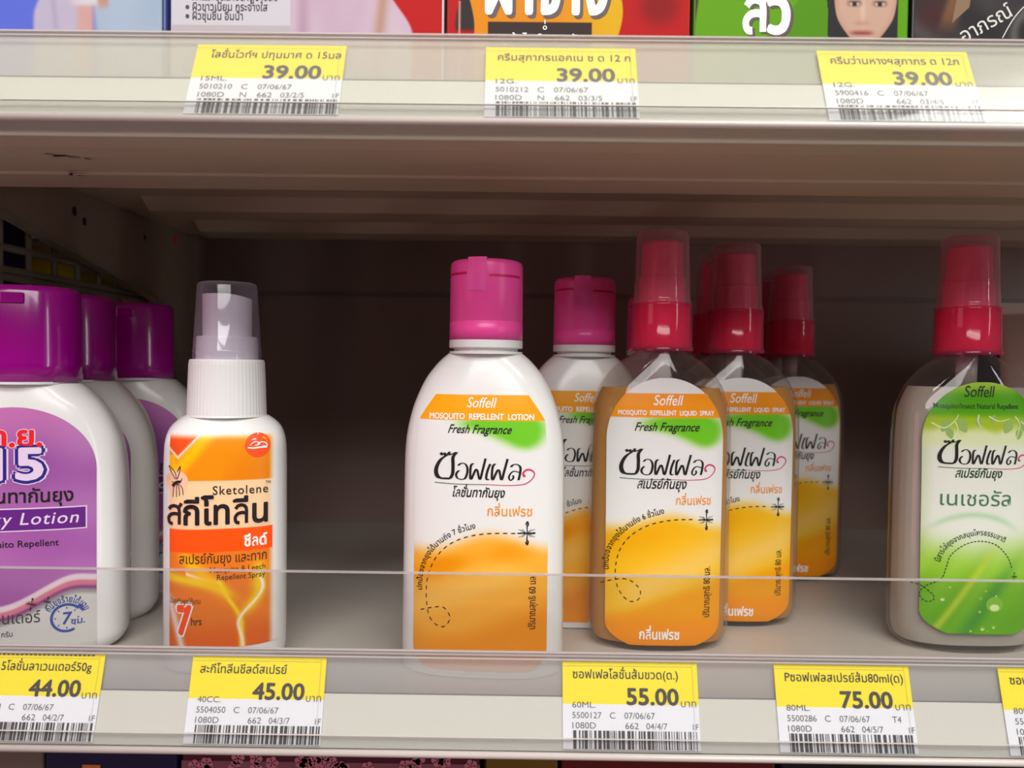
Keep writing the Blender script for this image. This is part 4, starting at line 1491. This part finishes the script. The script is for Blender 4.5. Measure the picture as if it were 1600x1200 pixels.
Ink().text('7', 277, 307, 1025, 70, 0.10).obj('number_outline', fr, M['ink_white'], t, 0.022)
Ink().text('7', 280, 304, 1024, 66, 0.05).obj('number_fill', fr, M['ink_redband'], t, 0.030)

# ================================================================== UPPER SHELF: printed packs
def pack(label, x0px, x1px, fn, ink, name='printed_pack', yf=22.9, th=1.6, h=7.6, side=(200, 200, 205), rz=0.0):
    """front art is laid out in frame units: x from x0px to x1px, y from -190 (top) to 150 (foot)."""
    k = yf / 1210
    x0, x1 = (x0px - 800) * k, (x1px - 800) * k
    cx = (x0 + x1) / 2
    t = thing(name, label, 'carton', (cx, yf + th / 2, 17.655), rz)
    V, F = box_vf(x0 - cx, -th / 2, 0, x1 - cx, th / 2, h, 0.05)
    mesh('carton_body', V, F, mat('carton_side', side, 0.4), t)
    # print plane: unit y = k cm, foot at unit 569-(17.655-9.96)/k
    yfoot = 569 - (17.655 - 9.96) / k
    pl_ = Plane(((0 - x0px) * k + (x0 - cx), -th / 2, (yfoot + ((x0px + x1px) / 2 - 800) * 0.0105) * k), (1, 0, 0), (0, 0, -1), (0, -1, 0), k)
    y0 = yfoot - h / k + 4
    pl_.art('front_print', x0px + 3, y0, x1px - 3, yfoot - 3, fn, t, int((x1px - x0px) / 1.3), 230, m=M['art_pack'])
    if ink:
        ink(pl_, t)
    return t


def flat(X, c):
    return np.ones(X.shape + (3,)) * np.array(c, float)


def artA(X, Y):
    A = flat(X, (104, 122, 232))
    A = mixc(A, (204, 194, 218), sm(-4, 4, X - (52 + 26 * sm(40, -10, Y) * sm(60, -60, Y))) * sm(145, 135, X))
    A = mixc(A, (178, 170, 200), np.exp(-((X - 82 - Y * 0.1) / 5) ** 2) * 0.5 * (X > 55))
    A = mixc(A, (186, 205, 226), sm(138, 150, X - Y * 0.1))
    A = mixc(A, (160, 182, 208), (0.5 + 0.5 * wob(X * 2, Y * 0.5, 30, 7)).clip(0, 1) * (X > 150) * 0.5)
    A = mixc(A, (222, 176, 170), np.exp(-((X - 133) / 14) ** 4) * (Y > 5))
    A = mixc(A, (226, 226, 236), np.exp(-((X - 135) / 24) ** 4 - ((Y - 6) / 9) ** 4))
    A = mixc(A, (208, 160, 140), np.exp(-((X - 160) / 9) ** 4 - ((Y - 2) / 16) ** 4))
    A = mixc(A, (222, 190, 176), np.exp(-((X - 120) / 34) ** 2 - ((Y + 60) / 40) ** 2))
    A = mixc(A, (60, 78, 100), sm(250, 253, X))
    return A


def artB(X, Y):
    A = flat(X, (206, 176, 200))
    A = mixc(A, (226, 206, 220), (0.5 + 0.5 * wob(X * 1.6, Y * 0.6, 26, 12)).clip(0, 1) * 0.8)
    A = mixc(A, (198, 160, 140), np.exp(-((X - 594 + Y * 0.1) / 9) ** 2))
    A = mixc(A, (176, 136, 160), np.exp(-((X - 470) / 10) ** 2) * 0.5)
    A = mixc(A, (200, 4, 8), sm(-3, 3, X - (600 + 40 * sm(-20, 60, Y))))
    A = np.where(((X < 450) & (Y < 46))[..., None], np.array([224, 222, 230.]), A)
    A = mixc(A, (206, 196, 202), ((X < 450) & (Y > 46)) * 1.0)
    return A


def artC(X, Y):
    A = flat(X, (196, 4, 8))
    l = 735 - 14 * sm(50, -30, Y)
    r = 958 + 6 * np.sin((Y + 10) / 22)
    A = mixc(A, (52, 40, 44), sm(-2, 2, X - (716 - 10 * np.sin(Y / 30))) * sm(60, 50, Y) * (X < 760))
    A = mixc(A, (212, 170, 150), sm(3, 0, np.abs(X - 712)) * (Y > 10))
    O = mixc(flat(X, (240, 150, 10)), (238, 186, 12), sm(840, 960, X))
    A = A * (1 - (sm(-1, 1, X - l) * sm(1, -1, X - r))[..., None]) + O * (sm(-1, 1, X - l) * sm(1, -1, X - r))[..., None]
    A = mixc(A, (150, 0, 6), np.exp(-(((X - 1020) ** 2 + (Y - 14) ** 2) / 1000.0) ** 2))
    A = mixc(A, (60, 44, 42), ((X > 756) & (X < 916) & (Y > 42) & (Y < 80)) * 1.0)
    return A


def artD(X, Y):
    A = flat(X, (104, 172, 4))
    A = mixc(A, (84, 150, 2), sm(-2, 2, (X - 1215) - (30 - Y) * 0.9) * 0.8)
    A = mixc(A, (228, 20, 10), sm(1084, 1076, X + 0.15 * Y))
    A = mixc(A, (52, 52, 44), np.exp(-((X - 1077 + Y * 0.12) / 4) ** 4))
    hair = (((X - 1337) / 60) ** 2 + ((Y + 5) / 95) ** 2) < 1
    A = np.where((hair | ((np.abs(X - 1337) < 58 - 0.02 * Y) & (Y > -5)))[..., None], np.array([46, 44, 48.]), A)
    A = mixc(A, (100, 170, 6), sm(0, 2, X - 1386) * 1.0)
    d = ((X - 1337) / (48 - 12 * sm(30, 80, Y))) ** 2 + ((Y + 2) / 82) ** 2
    A = mixc(A, (214, 176, 154), sm(1.03, 0.93, d))
    A = mixc(A, (206, 160, 138), sm(0.6, 1.0, d) * sm(1.05, 0.98, d) * 0.8)
    A = mixc(A, (198, 146, 124), np.exp(-((X - 1332) / 10) ** 2 - ((Y - 42) / 3.5) ** 2) * 0.9)
    A = mixc(A, (236, 204, 184), np.exp(-((X - 1333) / 4) ** 2 - ((Y - 22) / 18) ** 2) * 0.7)
    for ex in (1320, 1359):
        A = mixc(A, (92, 66, 56), np.exp(-((X - ex) / 10) ** 4 - ((Y - 12) / 4.2) ** 4))
        A = mixc(A, (236, 226, 218), np.exp(-((X - ex) / 8) ** 4 - ((Y - 13) / 2.6) ** 4))
        A = mixc(A, (46, 30, 26), np.exp(-((X - ex) / 3.6) ** 4 - ((Y - 13) / 3.4) ** 4))
        A = mixc(A, (84, 62, 54), np.exp(-((X - ex) / 12) ** 4 - ((Y + 4 + 0.003 * (X - ex) ** 2) / 2.2) ** 4) * 0.8)
    A = mixc(A, (190, 116, 106), np.exp(-((X - 1332) / 17) ** 4 - ((Y - 57) / 4.5) ** 4))
    A = mixc(A, (84, 30, 30), np.exp(-((X - 1332) / 16) ** 4 - ((Y - 57) / 0.9) ** 2) * 0.8)
    return A


def artE(X, Y):
    A = flat(X, (48, 46, 48))
    A = mixc(A, (92, 88, 90), (0.5 + 0.5 * wob(X, Y, 16, 31)).clip(0, 1) ** 2 * 0.8)
    A = mixc(A, (112, 30, 34), np.exp(-((X - 1440) / 26) ** 2 - ((Y - 30) / 26) ** 2) * 0.45)
    A = mixc(A, (138, 96, 60), np.exp(-((X - 1478 + Y * 0.3) / 14) ** 4 - ((Y - 8) / 44) ** 4) * 0.9)
    A = mixc(A, (112, 110, 108), np.exp(-((np.hypot(X - 1606, Y - 60) - 40) / 7) ** 2) * 0.8)
    return A


def inkB(p, t):
    A = Ink()
    for i, (s, y) in enumerate((('ฝ้าและจุดด่างดำดูจางลง', 9.0), ('ผิวขาวเนียน กระจ่างใส', 24.5), ('ผิวชุ่มชื่น อิ่มน้ำ', 38.5))):
        A.disc(291, y - 5, 3)
        A.text(s, 299, (431, 415, 377)[i], y, 17, 0.012)
    A.obj('bullet_lettering', p, M['ink_dgrey'], t, 0.02)


def inkC(p, t):
    Ink().text('ฝ้าจาง', 755, 946, 31, 104, 0.05).obj('headline_shadow', p, M['ink_bark'], t, 0.016)
    Ink().text('ฝ้าจาง', 751, 941, 27, 104, 0.038).obj('headline_lettering', p, M['ink_white'], t, 0.022)
    A = Ink().ring(844, 50, 2.6, 1.4)
    A.ribbon([(844, 44), (844, 42), (844, 38)], 1.8)
    A.text('กลูต้าไวท์ 12 กรัม', 765, 905, 73, 18, 0.01)
    A.obj('small_lettering', p, M['ink_white'], t, 0.02)


def inkD(p, t):
    Ink().text('สิว', 1147, 1227, 60, 92, 0.055).obj('headline_shadow', p, M['ink_bark'], t, 0.016)
    Ink().text('สิว', 1143, 1222, 57, 92, 0.042).obj('headline_lettering', p, M['ink_white'], t, 0.022)


def inkE(p, t):
    A = Ink().text('อาภรณ์', 1490, 1576, 74, 31, 0.004, rot=-0.52)
    A.ribbon([(1548, 66), (1566, 34), (1590, 10), (1640, -20)], 1.6)
    A.obj('slanting_lettering', p, M['ink_lgrey'], t, 0.02)
    Ink().poly([(1466, -40), (1504, -30), (1496, 20), (1470, 44), (1476, 10)]).obj('gold_shape', p, M['ink_gold'], t, 0.014)


pack('blue pack printed with two people in pale clothes, leftmost on the upper shelf', -70, 257, artA, None, side=(70, 84, 150))
pack('pack with white text panel beside a person in lilac on the upper shelf', 264, 688, artB, inkB, side=(200, 190, 196))
pack('red pack with orange speech panel and large white lettering on the upper shelf', 692, 1068, artC, inkC, side=(160, 10, 12))
pack('green pack with white lettering and a woman face on the upper shelf', 1073, 1404, artD, inkD, side=(70, 120, 10))
pack('black pack with slanting grey lettering, rightmost on the upper shelf', 1409, 1700, artE, inkE, side=(30, 28, 30))

# ================================================================== RIGHT REAR: tubes behind the green bottle
tb = thing('cream_tube', 'dull beige tube standing upside down behind the green labelled bottle', 'tube', (25.85, 37.0, 0))
V, F = loft([(0, 1.5, 1.2, 2), (1.4, 1.5, 1.2, 2)], 40)
mesh('cap', V, F, mat('tube_cap_blue', (40, 36, 110), 0.4), tb, smooth=False)
V, F = loft([(1.4, 1.7, 1.35, 2), (3.0, 2.0, 1.45, 2), (9.0, 2.5, 0.75, 2.2), (12.6, 2.78, 0.14, 2.4)], 48)
mesh('tube_body', V, F, mat('tube_beige', (196, 178, 168), 0.45), tb, smooth=True)
V, F = box_vf(-2.8, -0.06, 12.6, 2.8, 0.06, 13.15)
mesh('crimped_end', V, F, mat('tube_crimp', (186, 170, 162), 0.45), tb)
V, F = [], []
A = Ink().ribbon([(-0.9, 0.2), (-0.2, -0.2), (0.5, 0.1), (1.0, -0.1)], 0.35, 0.2).disc(1.2, 0.7, 0.6, 0.4)
mesh('printed_mark', [(v[0] + 0.4, -1.0 - 0.03, 8.3 - v[1]) for v in A.V], A.F, mat('tube_print', (170, 110, 110), 0.5), tb)
carton('dark blue carton behind the beige tube at far right', 24.9, 40.2, 0, 31.5, 43.2, 10.9, mat('blue_carton', (30, 30, 110), 0.4))

# ================================================================== LOWEST SHELF: tops of dark cartons
base = -17.2
specs = [
    ('grey and white carton on the lowest shelf, under the 44.00 tag', -800 + 0 - 40, 62, (120, 108, 100), (0.80, 0.86, (190, 186, 184))),
    ('navy carton with orange square on the lowest shelf', 66, 276, (22, 20, 70), None),
    ('dark red floral pack on the lowest shelf, under the 45.00 tag', 284, 756, (88, 20, 44), (0.955, 0.975, (150, 90, 110))),
    ('yellow carton on the lowest shelf, left of the 55.00 tag', 766, 880, (120, 92, 20), None),
    ('dark red carton on the lowest shelf, under the 55.00 tag', 886, 1224, (110, 12, 18), None),
    ('black carton on the lowest shelf, under the 75.00 tag', 1232, 1700, (16, 12, 12), None)]
for lb, a, b, c, bd in specs:
    a = -60 if a < -60 else a
    k = 25.4 / 1210
    carton(lb, (a - 800) * k, 25.4, base, (b - 800) * k, 31.0, -3.0, mat('low_carton', c, 0.45, noise=0.12, nscale=80), band=(bd[0], bd[1], mat('low_band', bd[2], 0.5)) if bd else None)
tt = [o for o in bpy.data.objects if o.get('label', '').startswith('navy carton with orange')][0]
V, F = box_vf(-0.95, -2.82, 13.05, -0.35, -2.80, 13.65)
mesh('orange_square', V, F, mat('orange_print', (214, 120, 60), 0.5), tt)
tt = [o for o in bpy.data.objects if o.get('label', '').startswith('dark red floral')][0]
fi = Ink()
rnd = random.Random(4)
for i in range(46):
    x, y = rnd.uniform(-4.7, 4.7), rnd.uniform(-14.1, -12.6)
    for q in range(5):
        a = q * 1.256 + i
        fi.disc(x + 0.13 * math.cos(a), y + 0.13 * math.sin(a), 0.1, 0.1, 8)
mesh('flower_print', [(v[0], -2.83, -v[1]) for v in fi.V], fi.F, mat('flower_pink', (214, 130, 150), 0.5), tt)
